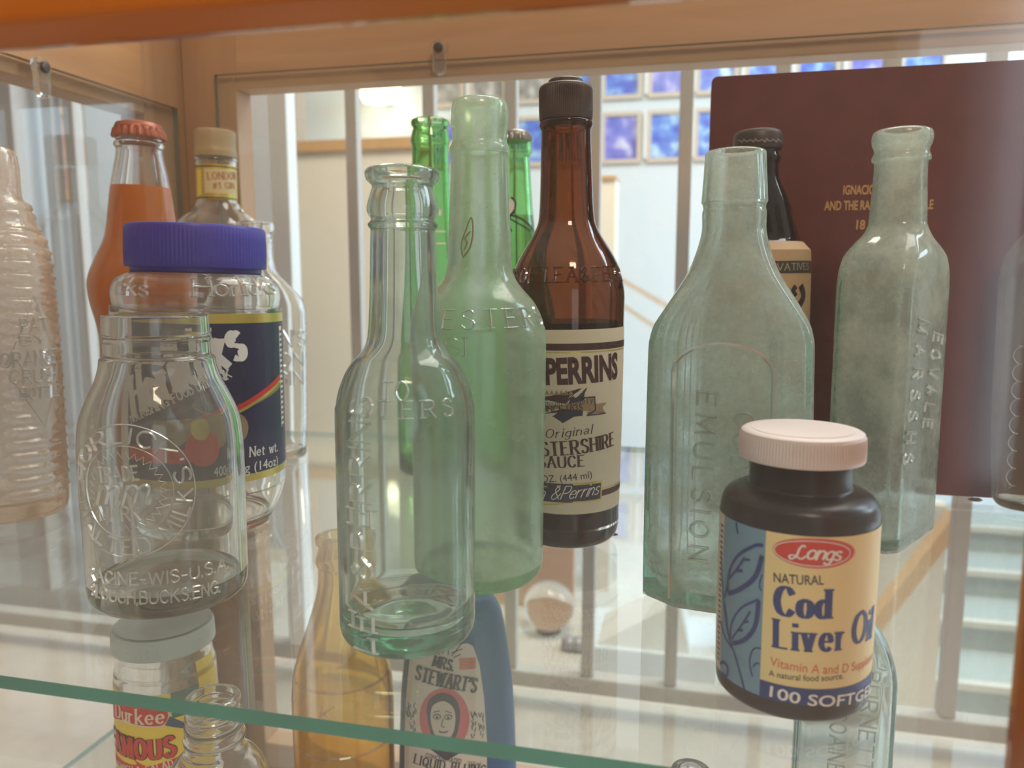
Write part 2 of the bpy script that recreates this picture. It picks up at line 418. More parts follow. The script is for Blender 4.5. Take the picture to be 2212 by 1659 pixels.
def glyph(ch):
    out = []; w = .3
    if ch == ' ': return [], .32
    if ch not in GL: return [], .3
    xs = [0]
    for st in GL[ch].split(';'):
        sm = st.startswith('~'); p = [tuple(float(q) for q in t.split(',')) for t in st.lstrip('~').split()]
        xs += [q[0] for q in p]
        if sm: p = catmull(p, 5)
        out.append((p, sm))
    return out, max(xs)
def layout(s, track=.24):
    x = 0; res = []
    for ch in s:
        g, w = glyph(ch)
        for p, sm in g: res.append(([(a+x, b) for a, b in p], sm))
        x += w + track
    return res, x - track

def ribbon(mb, strokes, surf, thick, thin=None, e=.0002, ridge=0, mat=0, serif=0, caph=None, lines=()):
    thin = thin or thick
    def seg(p, ext=0):
        n = len(p)
        if n < 2: return
        vs = []; closed = n > 3 and math.hypot(p[0][0]-p[-1][0], p[0][1]-p[-1][1]) < 1e-6
        for i in range(n):
            a = p[i-1] if i else (p[-2] if closed else p[0]); b = p[i+1] if i < n-1 else (p[1] if closed else p[-1])
            dx, dy = b[0]-a[0], b[1]-a[1]; l = math.hypot(dx, dy) or 1; dx /= l; dy /= l
            w = (thin + (thick-thin)*min(1, abs(dy)**1.3)) / 2
            x, y = p[i]
            if ext and not closed:
                if i == 0: x -= dx*ext; y -= dy*ext
                if i == n-1: x += dx*ext; y += dy*ext
            vs.append((x - dy*w, y + dx*w, x, y, x + dy*w, y - dx*w))
        V = []
        for q in vs:
            V.append(surf.wrap(q[0], q[1], e))
            if ridge: V.append(surf.wrap(q[2], q[3], e + ridge))
            V.append(surf.wrap(q[4], q[5], e))
        k = 3 if ridge else 2; Fs = []
        for i in range(n-1):
            for j in range(k-1): Fs.append((i*k+j, i*k+j+1, (i+1)*k+j+1, (i+1)*k+j))
        mb.add(V, Fs, mat)
    for p, sm in strokes:
        if sm: seg(p)
        else:
            for a, b in zip(p, p[1:]):
                m_ = [(a[0]+(b[0]-a[0])*k/4, a[1]+(b[1]-a[1])*k/4) for k in range(5)]
                seg(m_, thin*.45)
                if serif and abs(b[1]-a[1]) > 1.2*abs(b[0]-a[0]) and abs(b[1]-a[1]) > max(serif, thick*.75):
                    for q in (a, b):
                        seg([(q[0]-serif-thick/2, q[1]), (q[0], q[1]), (q[0]+serif+thick/2, q[1])])
def xform(strokes, o, ang, sx, sy, slant=0):
    c, s_ = math.cos(ang), math.sin(ang); out = []
    for p, sm in strokes:
        out.append(([(o[0] + (x*sx + y*sy*slant)*c - y*sy*s_, o[1] + (x*sx + y*sy*slant)*s_ + y*sy*c) for x, y in p], sm))
    return out
def text_px(mb, surf, s, p0, p1, hpx, w=.16, thin=None, e=.0002, ridge=0, mat=0, serif=0, slant=0, track=.24):
    """letters from pixel p0 to p1 (baseline), capitals hpx tall"""
    st, l = layout(s, track)
    a = surf.uv(*p0); b = surf.uv(*p1)
    dx, dy = p1[0]-p0[0], p1[1]-p0[1]; q = math.hypot(dx, dy)
    up = surf.uv((p0[0]+p1[0])/2 + dy/q*hpx, (p0[1]+p1[1])/2 - dx/q*hpx); md = surf.uv((p0[0]+p1[0])/2, (p0[1]+p1[1])/2)
    h = math.hypot(up[0]-md[0], up[1]-md[1]); Ln = math.hypot(b[0]-a[0], b[1]-a[1])
    ang = math.atan2(b[1]-a[1], b[0]-a[0])
    st = xform(st, a, ang, Ln/l, h, slant)
    ribbon(mb, st, surf, w*h, (thin or w)*h, e, ridge, mat, serif*h)
def arc_text(mb, surf, s, c, r, h, a0, a1, w=.16, e=.0002, ridge=0, mat=0, inward=False, sx=1):
    st, l = layout(s, .3); out = []
    for p, sm in st:
        q = []
        for x, y in p:
            t = a0 + (a1-a0)*x/l; rr = r + (y*h if not inward else -y*h)
            q.append((c[0] + rr*math.sin(t)*sx, c[1] + rr*math.cos(t)))
        out.append((catmull(q, 3) if len(q) == 2 else q, True if len(q) > 2 else True))
    ribbon(mb, out, surf, w*h, w*h, e, ridge, mat)
_fc = {}
def bfont_mesh(s, bold=0):
    k = (s, bold)
    if k not in _fc:
        cu = bpy.data.curves.new('t', 'FONT'); cu.body = s; cu.size = 1; cu.offset = bold; cu.resolution_u = 4
        o = bpy.data.objects.new('t', cu); me = o.to_mesh()
        _fc[k] = ([(v.co.x, v.co.y) for v in me.vertices], [tuple(p.vertices) for p in me.polygons])
        o.to_mesh_clear(); bpy.data.objects.remove(o); bpy.data.curves.remove(cu)
    return _fc[k]
_capH = max(v[1] for v in bfont_mesh('H')[0])
def bfont_px(mb, surf, s, p0, p1, hpx, bold=0, e=.0002, mat=0, slant=0):
    V, Fs = bfont_mesh(s, bold)
    x0 = min(v[0] for v in V); x1 = max(v[0] for v in V)
    a = surf.uv(*p0); b = surf.uv(*p1)
    dx, dy = p1[0]-p0[0], p1[1]-p0[1]; q = math.hypot(dx, dy)
    up = surf.uv((p0[0]+p1[0])/2 + dy/q*hpx, (p0[1]+p1[1])/2 - dx/q*hpx); md = surf.uv((p0[0]+p1[0])/2, (p0[1]+p1[1])/2)
    h = math.hypot(up[0]-md[0], up[1]-md[1]); Ln = math.hypot(b[0]-a[0], b[1]-a[1]); ang = math.atan2(b[1]-a[1], b[0]-a[0])
    sx = Ln/(x1-x0); sy = h/_capH; c, s_ = math.cos(ang), math.sin(ang); P = []
    for x, y in V:
        X = (x-x0)*sx + y*sy*slant; Y = y*sy
        P.append(surf.wrap(a[0] + X*c - Y*s_, a[1] + X*s_ + Y*c, e))
    mb.add(P, Fs, mat)
def rect_uv(mb, surf, u0, u1, v0, v1, e=.0001, mat=0, n=24, m=2):
    V = [surf.wrap(u0+(u1-u0)*i/n, v0+(v1-v0)*j/m, e) for j in range(m+1) for i in range(n+1)]
    mb.add(V, [(j*(n+1)+i, j*(n+1)+i+1, (j+1)*(n+1)+i+1, (j+1)*(n+1)+i) for j in range(m) for i in range(n)], mat)
def rect_px(mb, surf, x0, y0, x1, y1, e=.0001, mat=0, n=12, m=2):
    a = surf.uv(x0, y0); b = surf.uv(x1, y1); rect_uv(mb, surf, a[0], b[0], b[1], a[1], e, mat, n, m)
def poly_px(mb, surf, pts, e=.0002, mat=0, smooth=False):
    """outline in pixels, fanned about its centre in rings so it follows the curve"""
    q = [surf.uv(*p) for p in pts]
    poly_uv(mb, surf, q, e, mat, smooth)
def poly_uv(mb, surf, q, e=.0002, mat=0, smooth=False):
    if smooth: q = catmull(q, 5, True)
    n = len(q); c = (sum(p[0] for p in q)/n, sum(p[1] for p in q)/n); K = 9; V = [surf.wrap(c[0], c[1], e)]
    for k in range(1, K+1): V += [surf.wrap(c[0]+(p[0]-c[0])*k/K, c[1]+(p[1]-c[1])*k/K, e) for p in q]
    Fs = [(0, 1+i, 1+(i+1) % n) for i in range(n)]
    for k in range(K-1): Fs += [(1+k*n+i, 1+(k+1)*n+i, 1+(k+1)*n+(i+1) % n, 1+k*n+(i+1) % n) for i in range(n)]
    mb.add(V, Fs, mat)
def ell_uv(mb, surf, c, rx, ry, e=.0002, mat=0, rot=0):
    q = [(c[0]+rx*math.cos(t)*math.cos(rot)-ry*math.sin(t)*math.sin(rot), c[1]+rx*math.cos(t)*math.sin(rot)+ry*math.sin(t)*math.cos(rot)) for t in [2*math.pi*k/40 for k in range(40)]]
    poly_uv(mb, surf, q, e, mat)
def ell_px(mb, surf, x0, y0, x1, y1, e=.0002, mat=0):
    c = surf.uv((x0+x1)/2, (y0+y1)/2); a = surf.uv(x0, (y0+y1)/2); b = surf.uv(x1, (y0+y1)/2); t = surf.uv((x0+x1)/2, y0); d = surf.uv((x0+x1)/2, y1)
    ell_uv(mb, surf, ((a[0]+b[0])/2, (t[1]+d[1])/2), abs(b[0]-a[0])/2, abs(t[1]-d[1])/2, e, mat)
def line_px(mb, surf, pts, wpx, e=.0003, mat=0, smooth=True, ridge=0, thin=None):
    q = [surf.uv(*p) for p in pts]
    a = surf.uv(*pts[0]); b = surf.uv(pts[0][0]+wpx, pts[0][1]); w = abs(b[0]-a[0])
    if smooth and len(q) > 2: q = catmull(q, 6)
    ribbon(mb, [(q, smooth)], surf, w, w if thin is None else w*thin, e, ridge, mat)

# ================================================================== THE PLACE
M_wallw = plain('white_wall_paint', (.73, .79, .86), .9, .2)
M_wallb = plain('cream_wall_paint', (.80, .73, .63), .9, .2)
M_floor = plain('pale_carpet', (.60, .53, .48), .95, .1, var=.06, scale=25)
M_rail = plain('grey_white_paint', (.50, .47, .45), .55)
M_railw = plain('white_gloss_paint', (.78, .78, .79), .4)
M_orange = wood('varnished_orange_wood', (.34, .075, .0005), (.56, .15, .001), 'X', .5, 5)
M_orangev = wood('varnished_orange_wood_upright', (.42, .10, .001), (.60, .17, .003), 'Z', .4, 5)
M_inner = wood('inner_frame_wood', (.43, .245, .13), (.54, .325, .18), 'X', .45, 7)
M_innerv = wood('inner_post_wood', (.38, .215, .115), (.48, .285, .155), 'Z', .45, 7)
M_innery = wood('inner_side_wood', (.40, .215, .10), (.52, .30, .145), 'Y', .45, 7)
M_trim = plain('oak_trim', (.58, .34, .16), .5)
M_pane = pane_glass('cabinet_pane_glass', dust=.012)
M_front = pane_glass('front_pane_glass', dust=.007, rough=.09, scratch=True)
M_edge = plain('pane_edge_glass', (.16, .15, .11), .2)
M_shelf = pane_glass('shelf_glass', tint=(.968, .982, .975), dust=.011, dustcol=(.8, .78, .72))
M_shelfedge = plain('shelf_edge_glass', (.05, .23, .17), .3, .3, trans=.3, var=.18, scale=30)
M_clip = glass('clear_plastic_clip', (.95, .95, .95), 5, (.06, .15), rough=.05)
M_screw = plain('dark_screw_metal', (.10, .09, .085), .4, metal=.7)

Y_edge = on_z(740, 1560).y           # front edge of the upper shelf
Y_back = on_z(700, 933).y            # its back edge
Y_fp = Y_edge - .028                 # front pane
Y_bp = Y_back + .004                 # back pane
Y_bf = Y_bp + .007                   # inner face of the back frame
X_cor = on_y(402, 330, Y_bf).x       # left back corner
Z_LOW = -.235
zt_front = on_y(0, 107, Y_fp).z
zf2 = Y_fp*.905
X_stile = on_y(2178, 1659, Y_fp).x
cab = empty('display_cabinet', (0, Y_fp, -.42))
tag(cab, 'orange-varnished wooden display cabinet with glass sides around the old bottles', 'display cabinet')
def cb(name, lo, hi, mat, bevel=.0012, parent=cab):
    mb = MB(); o = cab.location
    mb.box([lo[i]-o[i] for i in range(3)], [hi[i]-o[i] for i in range(3)])
    return mb.build(name, mat, parent, smooth=0, bevel=bevel)
XR = .42
cb('front_rail', (-.62, zf2, zt_front), (XR+.1, Y_fp+.004, zt_front+.13), M_orange, .002)
cb('front_stile', (X_stile, zf2, -.42), (X_stile+.09, Y_fp+.004, zt_front-.0005), M_orangev, .002)
cb('front_pane', (-.60, Y_fp-.002, -.40), (X_stile-.0005, Y_fp+.002, zt_front-.0005), M_front, 0)
z_open = on_y(1106, 158, Y_bf).z; z_ptop = on_y(1106, 120, Y_bp).z
x_open = on_y(516, 330, Y_bf).x; x_pl = on_y(471, 330, Y_bp).x
cb('back_rail', (x_open, Y_bf, z_open), (XR+.35, Y_bf+.026, z_open+.13), M_inner)
cb('back_post', (X_cor, Y_bf, -.42), (x_open, Y_bf+.026, z_open+.13), M_innerv)
cb('back_bottom_rail', (x_open, Y_bf, -.40), (XR+.35, Y_bf+.026, -.335), M_inner)
def pane(name, lo, hi):
    mb = MB(); o = cab.location
    mb.box([lo[i]-o[i] for i in range(3)], [hi[i]-o[i] for i in range(3)])
    ob = mb.build(name, [M_pane, M_edge], cab, smooth=0)
    d = [hi[i]-lo[i] for i in range(3)]; ax = d.index(min(d))
    for p in ob.data.polygons:
        if abs(p.normal[ax]) < .5: p.material_index = 1
    return ob
pane('back_pane', (x_pl, Y_bp-.001, -.36), (XR+.33, Y_bp+.0045, z_ptop))
# left side: frame and pane
zs_top = on_x(371, 235, X_cor).z; pc = on_x(371, 235, X_cor); pd = on_x(315, 260, X_cor)
X_sp = X_cor + .007
cb('side_stile', (X_cor-.026, pd.y, -.42), (X_cor-.0003, Y_bf+.026, z_open+.13), M_innerv)
cb('side_rail', (X_cor-.026, Y_fp+.005, zs_top-.012), (X_cor-.0003, pd.y, z_open+.13), M_innery)
cb('side_bottom_rail', (X_cor-.026, Y_fp+.005, -.40), (X_cor-.0003, pd.y, -.335), M_innery)
pane('side_pane', (X_cor+.0005, Y_fp+.01, -.36), (X_cor+.006, pc.y, zs_top))
# clips that hold the panes
def clip(px, py, where):
    if where == 'side':
        p = on_x(px, py, X_cor+.006); Mx = Matrix(((0, 0, 1), (1, 0, 0), (0, 1, 0))).to_4x4()
    else:
        p = on_y(px, py, Y_bp-.001); Mx = Matrix(((1, 0, 0), (0, 0, -1), (0, 1, 0))).to_4x4()
    Mx.translation = p - cab.location
    mb = MB()
    prof = [(-.006, .0), (-.0075, .006), (-.006, .0115), (0, .0135), (.006, .0115), (.0075, .006), (.006, 0), (.006, -.010), (.004, -.0145), (0, -.0155), (-.004, -.0145), (-.006, -.010)]
    q = catmull(prof, 3, True)
    mb.rings([[Mx @ Vector((x*k, y*k, z)) for x, y in q] for k, z in ((.96, 0), (1, .001), (1, .0035), (.9, .005))])
    c = mb.build('pane_clip', M_clip, cab, smooth=40)
    s = MB(); s.rings([[Mx @ Vector((r*math.cos(t), r*math.sin(t)+.006, z)) for t in [2*math.pi*k/20 for k in range(20)]] for r, z in ((.0042, .0052), (.0042, .0062), (.0034, .0074), (.0012, .0078))])
    s.build('screw', M_screw, c, smooth=40)
clip(84, 165, 'side'); clip(951, 122, 'back')

# ---- glass shelves
M_edgepale = plain('pale_shelf_edge', (.36, .50, .46), .2, trans=.3)
def shelf(name, label, lo, hi, z_hidden=False):
    mb = MB(); c = Vector(((lo[0]+hi[0])/2, (lo[1]+hi[1])/2, hi[2]))
    mb.box([lo[i]-c[i] for i in range(3)], [hi[i]-c[i] for i in range(3)])
    o = mb.build(name, [M_shelf, M_shelfedge, M_edgepale], None, smooth=0); o.location = c
    for p in o.data.polygons: p.material_index = 0 if abs(p.normal.z) > .5 else (1 if p.normal.y < -.5 else (0 if z_hidden and p.normal.y > .5 else 2))
    return tag(o, label, 'shelf')
xl = max(on_z(125, 1659, Z_LOW).x, X_cor + .0075)
shelf('glass_shelf', 'upper clear glass shelf with green front edge carrying the tall bottles', (X_cor+.012, Y_edge, -.0052), (XR+.3, Y_back, 0))
shelf('glass_shelf', 'lower clear glass shelf below the green edge carrying the amber bottle', (xl, Y_edge, Z_LOW-.0045), (XR+.3, Y_back, Z_LOW), True)

# ================================================================== UPPER SHELF
G_aqua = glass('aqua_glass', (.52, .82, .74), 75, (.05, .22), (.62, .66, .58), .05, 30)
G_aquaf = glass('frosted_aqua_glass', (.50, .86, .70), 80, (.18, .40), (.80, .90, .72), .14, 22)
G_aquad = glass('stained_aqua_glass', (.45, .80, .72), 80, (.14, .70), (.82, .83, .77), .06, 38)
G_clear = glass('old_clear_glass', (.72, .71, .65), 75, (.05, .15), (.60, .57, .50), .03, 40)
G_clearn = glass('new_clear_glass', (.92, .92, .88), 25, (.015, .05), (.75, .7, .62), .01, 40)
G_green = glass('green_bottle_glass', (.16, .72, .04), 330, (.01, .05), (.3, .6, .15), .01, 40)
G_brown = glass('amber_brown_glass', (.64, .33, .02), 800, (.005, .03), (.35, .2, .1), .01, 40)
G_dark = glass('dark_brown_glass', (.10, .05, .03), 900, (.01, .05), (.2, .16, .12), .02, 40)
G_honey = glass('honey_amber_glass', (.985, .85, .26), 520, (.08, .20), (.85, .58, .12), .03, 40)
G_crush = glass('ribbed_frosted_glass', (.95, .84, .72), 30, (.16, .32), (1.0, .84, .68), .08, 60, bump=.12, bscale=240)
E_aqua = emboss_mat('raised_aqua_glass', (.60, .74, .68), .45, dif=.28)
E_clear = emboss_mat('raised_clear_glass', (.60, .58, .54), .5, dif=.32)
E_brown = emboss_mat('raised_brown_glass', (.40, .16, .06), .22, (.2, .08, .03), .1)
P_blue = plain('blue_lid_plastic', srgb(72, 66, 168), .4, trans=.15)
P_white = plain('white_cap_plastic', (.76, .68, .66), .45)
P_black = plain('dark_cap_plastic', (.045, .033, .030), .45)
P_cod = plain('dark_brown_bottle_plastic', (.016, .009, .006), .3, .35)
I_cream = plain('cream_label_paper', (.68, .60, .45), .6)
I_maroon = plain('maroon_ink', (.055, .018, .018), .6)
I_black = plain('black_ink', (.015, .015, .016), .6)
I_navy = plain('navy_ink', (.022, .028, .06), .5)
I_white = plain('white_ink', (.80, .77, .72), .55)
I_gold = plain('gold_foil', (.62, .48, .12), .3, metal=.5)
I_yel = plain('yellow_ink', (.85, .62, .06), .5)
I_red = plain('red_ink', (.62, .035, .022), .5)
I_royal = plain('royal_blue_ink', (.004, .030, .19), .5)
I_lblue = plain('light_blue_ink', (.16, .30, .42), .5)
I_codcream = plain('yellow_cream_label', (.80, .64, .31), .5)
I_coral = plain('coral_ink', (.70, .17, .09), .5)
I_tan = plain('tan_label_paper', (.42, .29, .16), .6)
I_band = plain('dark_green_ink', (.03, .035, .028), .6)
I_banner = plain('banner_tan_ink', (.34, .23, .13), .6)
I_grey = plain('grey_ink', (.22, .22, .2), .6)

# ---- tall pale bottle at the front, long neck (two ring lip)
bF = Vessel('sauce_bottle', 'clear aqua sauce bottle at the shelf front, open flared lip, vertical raised letters', 'bottle', base=(882, 1366), top=(869, 368))
bF.body([(363,66),(366,76),(374,81),(388,79),(397,71),(404,66),(416,69),(436,75),(452,78),(464,75),(473,69),(479,71),(485,76),(492,74),(498,70),(515,71),(600,73),(680,76),(722,79),(745,85),(765,98),(782,114),(800,126),(822,136),(846,144),(872,149),(900,151),(1100,149),(1300,146),(1366,144)], G_aqua, wall=.0032, base_t=.011, heel=.008, push=.004)
mb = MB(); S = bF.surf(1050)
text_px(mb, S, 'LEA&PERRINS', (806, 1412), (800, 862), 42, .2, .09, ridge=.0009, serif=.16)
text_px(mb, S, 'TO', (822, 868), (882, 866), 40, .18, .1, ridge=.0007, serif=.1)
text_px(mb, S, 'STERS', (778, 900), (978, 896), 36, .18, .1, ridge=.0008, serif=.12, track=.5)
mb.build('raised_lettering', E_aqua, bF.root, smooth=0)

# ---- green-tinged bottle behind it
bG = Vessel('sauce_bottle', 'frosted pale green old sauce bottle standing between the front bottle and the brown one', 'bottle', base=(1035, 1241), top=(1036, 222))
bG.body([(216,50),(221,57),(232,61),(246,62),(264,62),(282,60),(300,59),(311,60),(321,65),(332,65),(341,62),(450,65),(520,68),(562,69),(585,72),(605,80),(626,96),(650,117),(675,131),(700,139),(732,144),(900,142),(1150,138),(1241,135)], G_aquaf, wall=.0034, base_t=.008, heel=.011)
mb = MB(); S = bG.surf(800)
text_px(mb, S, 'ESTERS', (952, 710), (1176, 700), 40, .17, .09, ridge=.0008, serif=.14, track=.45)
text_px(mb, S, "SI", (962, 768), (1006, 768), 38, .17, .09, ridge=.0008, serif=.12)
mb.build('raised_lettering', E_aqua, bG.root, smooth=0)
mb = MB(); S = bG.surf(500)
line_px(mb, S, [(1002, 556), (998, 530), (1006, 500), (1018, 470), (1022, 500), (1016, 535), (1002, 556)], 3, ridge=.0003)
line_px(mb, S, [(1004, 540), (1010, 525), (1006, 515), (1016, 500)], 3, ridge=.0003)
mb.build('chip_scar', plain('flake_stain', (.30, .28, .16), .6), bG.root, smooth=0)

# ---- modern brown sauce bottle with label
bH = Vessel('sauce_bottle', 'brown glass sauce bottle with black cap and cream paper label', 'bottle', base=(1228, 1157), top=(1222, 180))
bH.body([(250,48),(262,55),(267,58),(274,58),(280,55),(290,54),(420,57),(470,60),(490,65),(510,75),(530,87),(550,99),(570,109),(590,116),(612,121),(640,124),(700,122),(900,116),(1100,108),(1157,104)], G_brown, wall=.003, heel=.012)
bH.fill(693, liquid('dark_brown_sauce', (.05, .015, .008), 400, .5, (.02, .007, .004)), 'sauce', .003)
bH.lid([(262,56),(258,57.5),(196,57.5),(189,56),(185.5,52),(185,38),(175,37.5),(172,34)], P_black, 'cap', 90, .00018, (192, 256))
S = bH.surf(900); mb = MB()
a = S.uv(1240, 712); b = S.uv(1240, 1113)
RL = S.R; rect_uv(mb, S, -RL*1.9, RL*1.9, b[1], a[1], .00012, 0, 60, 4)
def hband(y0, y1, mat, e=.00022, u0=-1.9, u1=1.9):
    p = S.uv(1235, y0); q = S.uv(1235, y1); rect_uv(mb, S, RL*u0, RL*u1, q[1], p[1], e, mat, 60, 1)
hband(742, 757, 1); hband(760, 762.5, 2)
hband(1066, 1079, 1); hband(1061, 1063, 2)
bfont_px(mb, S, 'LEA & PERRINS', (1043, 822), (1331, 814), 52, .045, .0003, 1)
poly_px(mb, S, [(1125, 842), (1256, 838), (1222, 872), (1125, 876)], .0003, 1)
poly_px(mb, S, [(1235, 858), (1268, 836), (1262, 850), (1258, 898), (1240, 900), (1216, 914), (1196, 900), (1160, 896)], .00025, 3)
for k in range(9): 
    text_px(mb, S, 'A', (1150+k*10, 852), (1156+k*10, 852), 7, .4, e=.0004, mat=4)
poly_px(mb, S, [(1130, 862), (1283, 857), (1284, 888), (1130, 893)], .00045, 4)
poly_px(mb, S, [(1268, 890), (1284, 886), (1285, 872), (1309, 869), (1300, 880), (1306, 892), (1268, 897)], .0004, 4)
line_px(mb, S, [(1130, 862), (1240, 860), (1283, 857), (1285, 885), (1268, 897), (1306, 892)], 1.6, .0005, 3, False)
text_px(mb, S, 'The Premium Quality', (1128, 874), (1279, 869), 12, .10, .07, .0006, 0, 3, 0, 0, .3)
text_px(mb, S, 'SINCE', (1172, 888), (1217, 887), 11, .2, .1, .0006, 0, 1, .1)
bfont_px(mb, S, '1835', (1224, 887), (1258, 885), 12, .01, .0006, 1)
text_px(mb, S, 'The Original', (1128, 944), (1277, 936), 19, .12, .05, .0003, 0, 5, .02, .3, .28)
text_px(mb, S, 'WORCESTERSHIRE', (1032, 976), (1326, 961), 29, .22, .07, .0003, 0, 1, .06, 0, .34)
text_px(mb, S, 'SAUCE', (1166, 1009), (1263, 1007), 24, .22, .07, .0003, 0, 1, .06, 0, .32)
bfont_px(mb, S, '15 FL. OZ. (444 ml)', (1130, 1038), (1280, 1032), 15, 0, .0003, 5)
rect_uv(mb, S, S.uv(1120, 1050)[0], S.uv(1302, 1050)[0], S.uv(1235, 1087)[1], S.uv(1235, 1046)[1], .0003, 3, 16)
line_px(mb, S, [(1130, 1048), (1240, 1047.5), (1301, 1041), (1300, 1079), (1240, 1086), (1130, 1087)], 1.8, .0004, 2, False)
text_px(mb, S, 'Lea &Perrins', (1140, 1075), (1292, 1068), 27, .075, .06, .0005, 0, 6, 0, .55, .16)
mb.build('label', [I_cream, I_maroon, I_gold, I_navy, I_banner, I_black, I_white], bH.root, smooth=0, recalc=False)
mb = MB(); S = bH.surf(600)
text_px(mb, S, 'RS OF LEA&PERR', (1104, 612), (1340, 606), 32, .16, .1, ridge=.0008, serif=.1, track=.3)
mb.build('raised_lettering', E_brown, bH.root, smooth=0)

# ---- two green soda bottles at the back
bI = Vessel('soda_bottle', 'open green glass bottle at the back, behind the front aqua bottle', 'bottle', base=(940, 1010), top=(929, 262))
bI.body([(258,35),(262,41),(270,41.5),(277,37),(284,39),(304,43),(311,41.5),(316,40),(336,40),(420,42),(500,45),(560,50),(620,60),(680,75),(730,85),(780,88),(900,87),(1010,84)], G_green, wall=.0024)
mb = MB(); S = bI.surf(500)
ell_px(mb, S, 946, 452, 954, 466, .0003, 0)
rect_px(mb, S, 938, 498, 962, 502, .0003, 0); rect_px(mb, S, 938, 524, 962, 528, .0003, 0)
mb.build('painted_mark', I_white, bI.root, smooth=0, recalc=False)
bJ = Vessel('soda_bottle', 'bright green capped bottle between the pale green and brown sauce bottles', 'bottle', base=(1116, 1005), top=(1113, 284))
bJ.body([(286,30),(296,33),(306,34),(322,36),(330,36),(338,32),(346,31),(405,34.5),(450,37),(490,41),(540,45),(600,55),(660,72),(720,84),(770,87),(900,85),(1005,82)], G_green, wall=.0024)
bJ.fill(466, liquid('green_soda', (.35, .75, .15), 12, .08, (.1, .4, .05)), 'soda', .0024)
bJ.lid([(306,36.5),(303,36.5),(294,34.5),(287,31.5),(283,27),(281.5,18)], plain('dull_silver_crown', (.30, .29, .27), .35, metal=.8), 'crown_cap', 21, .0006, (292, 310))
mb = MB(); S = bJ.surf(460)
ell_px(mb, S, 1092, 428, 1112, 464, .0003, 0)
line_px(mb, S, [(1104, 426), (1113, 436), (1112, 452), (1106, 462), (1098, 480), (1106, 500)], 4, .0005, 1)
line_px(mb, S, [(1098, 464), (1120, 470), (1138, 484), (1148, 500)], 4, .0005, 1)
line_px(mb, S, [(1098, 470), (1124, 486), (1142, 500)], 3, .0005, 1)
mb.build('painted_mark', [I_white, I_black], bJ.root, smooth=0, recalc=False)

# ---- orange soda
bC = Vessel('soda_bottle', 'clear curvy bottle of orange soda with rusty red crown cap', 'bottle', base=(324, 1042), top=(300, 270))
bC.body([(280,46),(298,51),(306,51),(312,56),(318,56),(323,52),(330,52),(345,54),(405,66),(450,72),(490,77),(520,84),(550,98),(580,112),(606,120),(630,120),(660,115),(700,104),(745,98),(800,100),(900,109),(1000,110),(1042,108)], G_clearn, wall=.0026)
bC.fill(405, liquid('orange_soda', (1.0, .5, .08), 20, .75, (1.0, .44, .09)), 'soda', .0026)
bC.lid([(300,58.5),(297,58.5),(286,56),(276,54),(269,50),(265.5,40),(264.5,20)], plain('rusty_red_crown', (.34, .10, .055), .4, metal=.25, var=.25, scale=90), 'crown_cap', 21, .0009, (282, 306))

# ---- gin bottle with gold neck band, and the clear flask
bD = Vessel('gin_bottle', 'clear gin bottle with tan cap and gold neck label by the corner post', 'bottle', base=(488, 952), top=(464, 286))
bD.body([(330,42),(342,46),(349,48),(356,45),(432,44),(441,47),(456,58),(470,75),(485,90),(500,97),(520,100),(600,101),(900,96),(952,93)], G_clearn, wall=.0026)
bD.lid([(341,46.5),(330,47),(322,45.5),(290,46),(285,45),(283,42)], plain('tan_cap_plastic', (.40, .29, .15), .45), 'cap', 0)
S = bD.surf(395); mb = MB(); u = S.R*1.5
rect_uv(mb, S, -u, u, S.uv(468, 430)[1], S.uv(468, 354)[1], .00015, 0, 30)
rect_px(mb, S, 441, 364, 507, 421, .0003, 1); 
for y in (359, 427): rect_uv(mb, S, -u, u, S.uv(468, y+1.2)[1], S.uv(468, y-1.2)[1], .0003, 3, 30)
for k in range(7): ell_px(mb, S, 426, 366+k*8, 437, 374+k*8, .0004, 4)
text_px(mb, S, 'LONDON', (450, 388), (508, 388), 15, .16, .08, .0005, 0, 2, .05, 0, .3)
text_px(mb, S, '#1 GIN', (461, 408), (505, 408), 13, .16, .08, .0005, 0, 2, .05, 0, .3)
mb.build('neck_label', [I_gold, plain('pale_gold_paper', (.66, .53, .28), .5), plain('faded_red_ink', (.42, .16, .10), .6), I_black, I_yel], bD.root, smooth=0, recalc=False)
bE = Vessel('flask', 'small clear glass flask with raised letters behind the blue-lidded jar', 'bottle', base=(556, 986), top=(551, 484), sect={'dy': .42, 'n': 3.2})
bE.body([(480,38),(484,42),(496,42),(503,37),(512,36),(519,40),(528,38),(560,40),(590,50),(614,74),(640,99),(660,108),(700,111),(900,111),(986,108)], G_clearn, wall=.0026, tt=[(540, 0), (600, .5), (650, 1), (986, 1)])
mb = MB(); S = Oval(bE, lerp_tab(bE.tab, .12)*.42, 0)
for tx, p0, p1, h in (("GORDON'S", (478, 752), (660, 748), 34), ('LONDON', (490, 794), (656, 790), 28), ('DRY GIN', (490, 834), (656, 830), 28)):
    text_px(mb, S, tx, p0, p1, h, .16, ridge=.0008)
mb.build('raised_lettering', E_clear, bE.root, smooth=0)

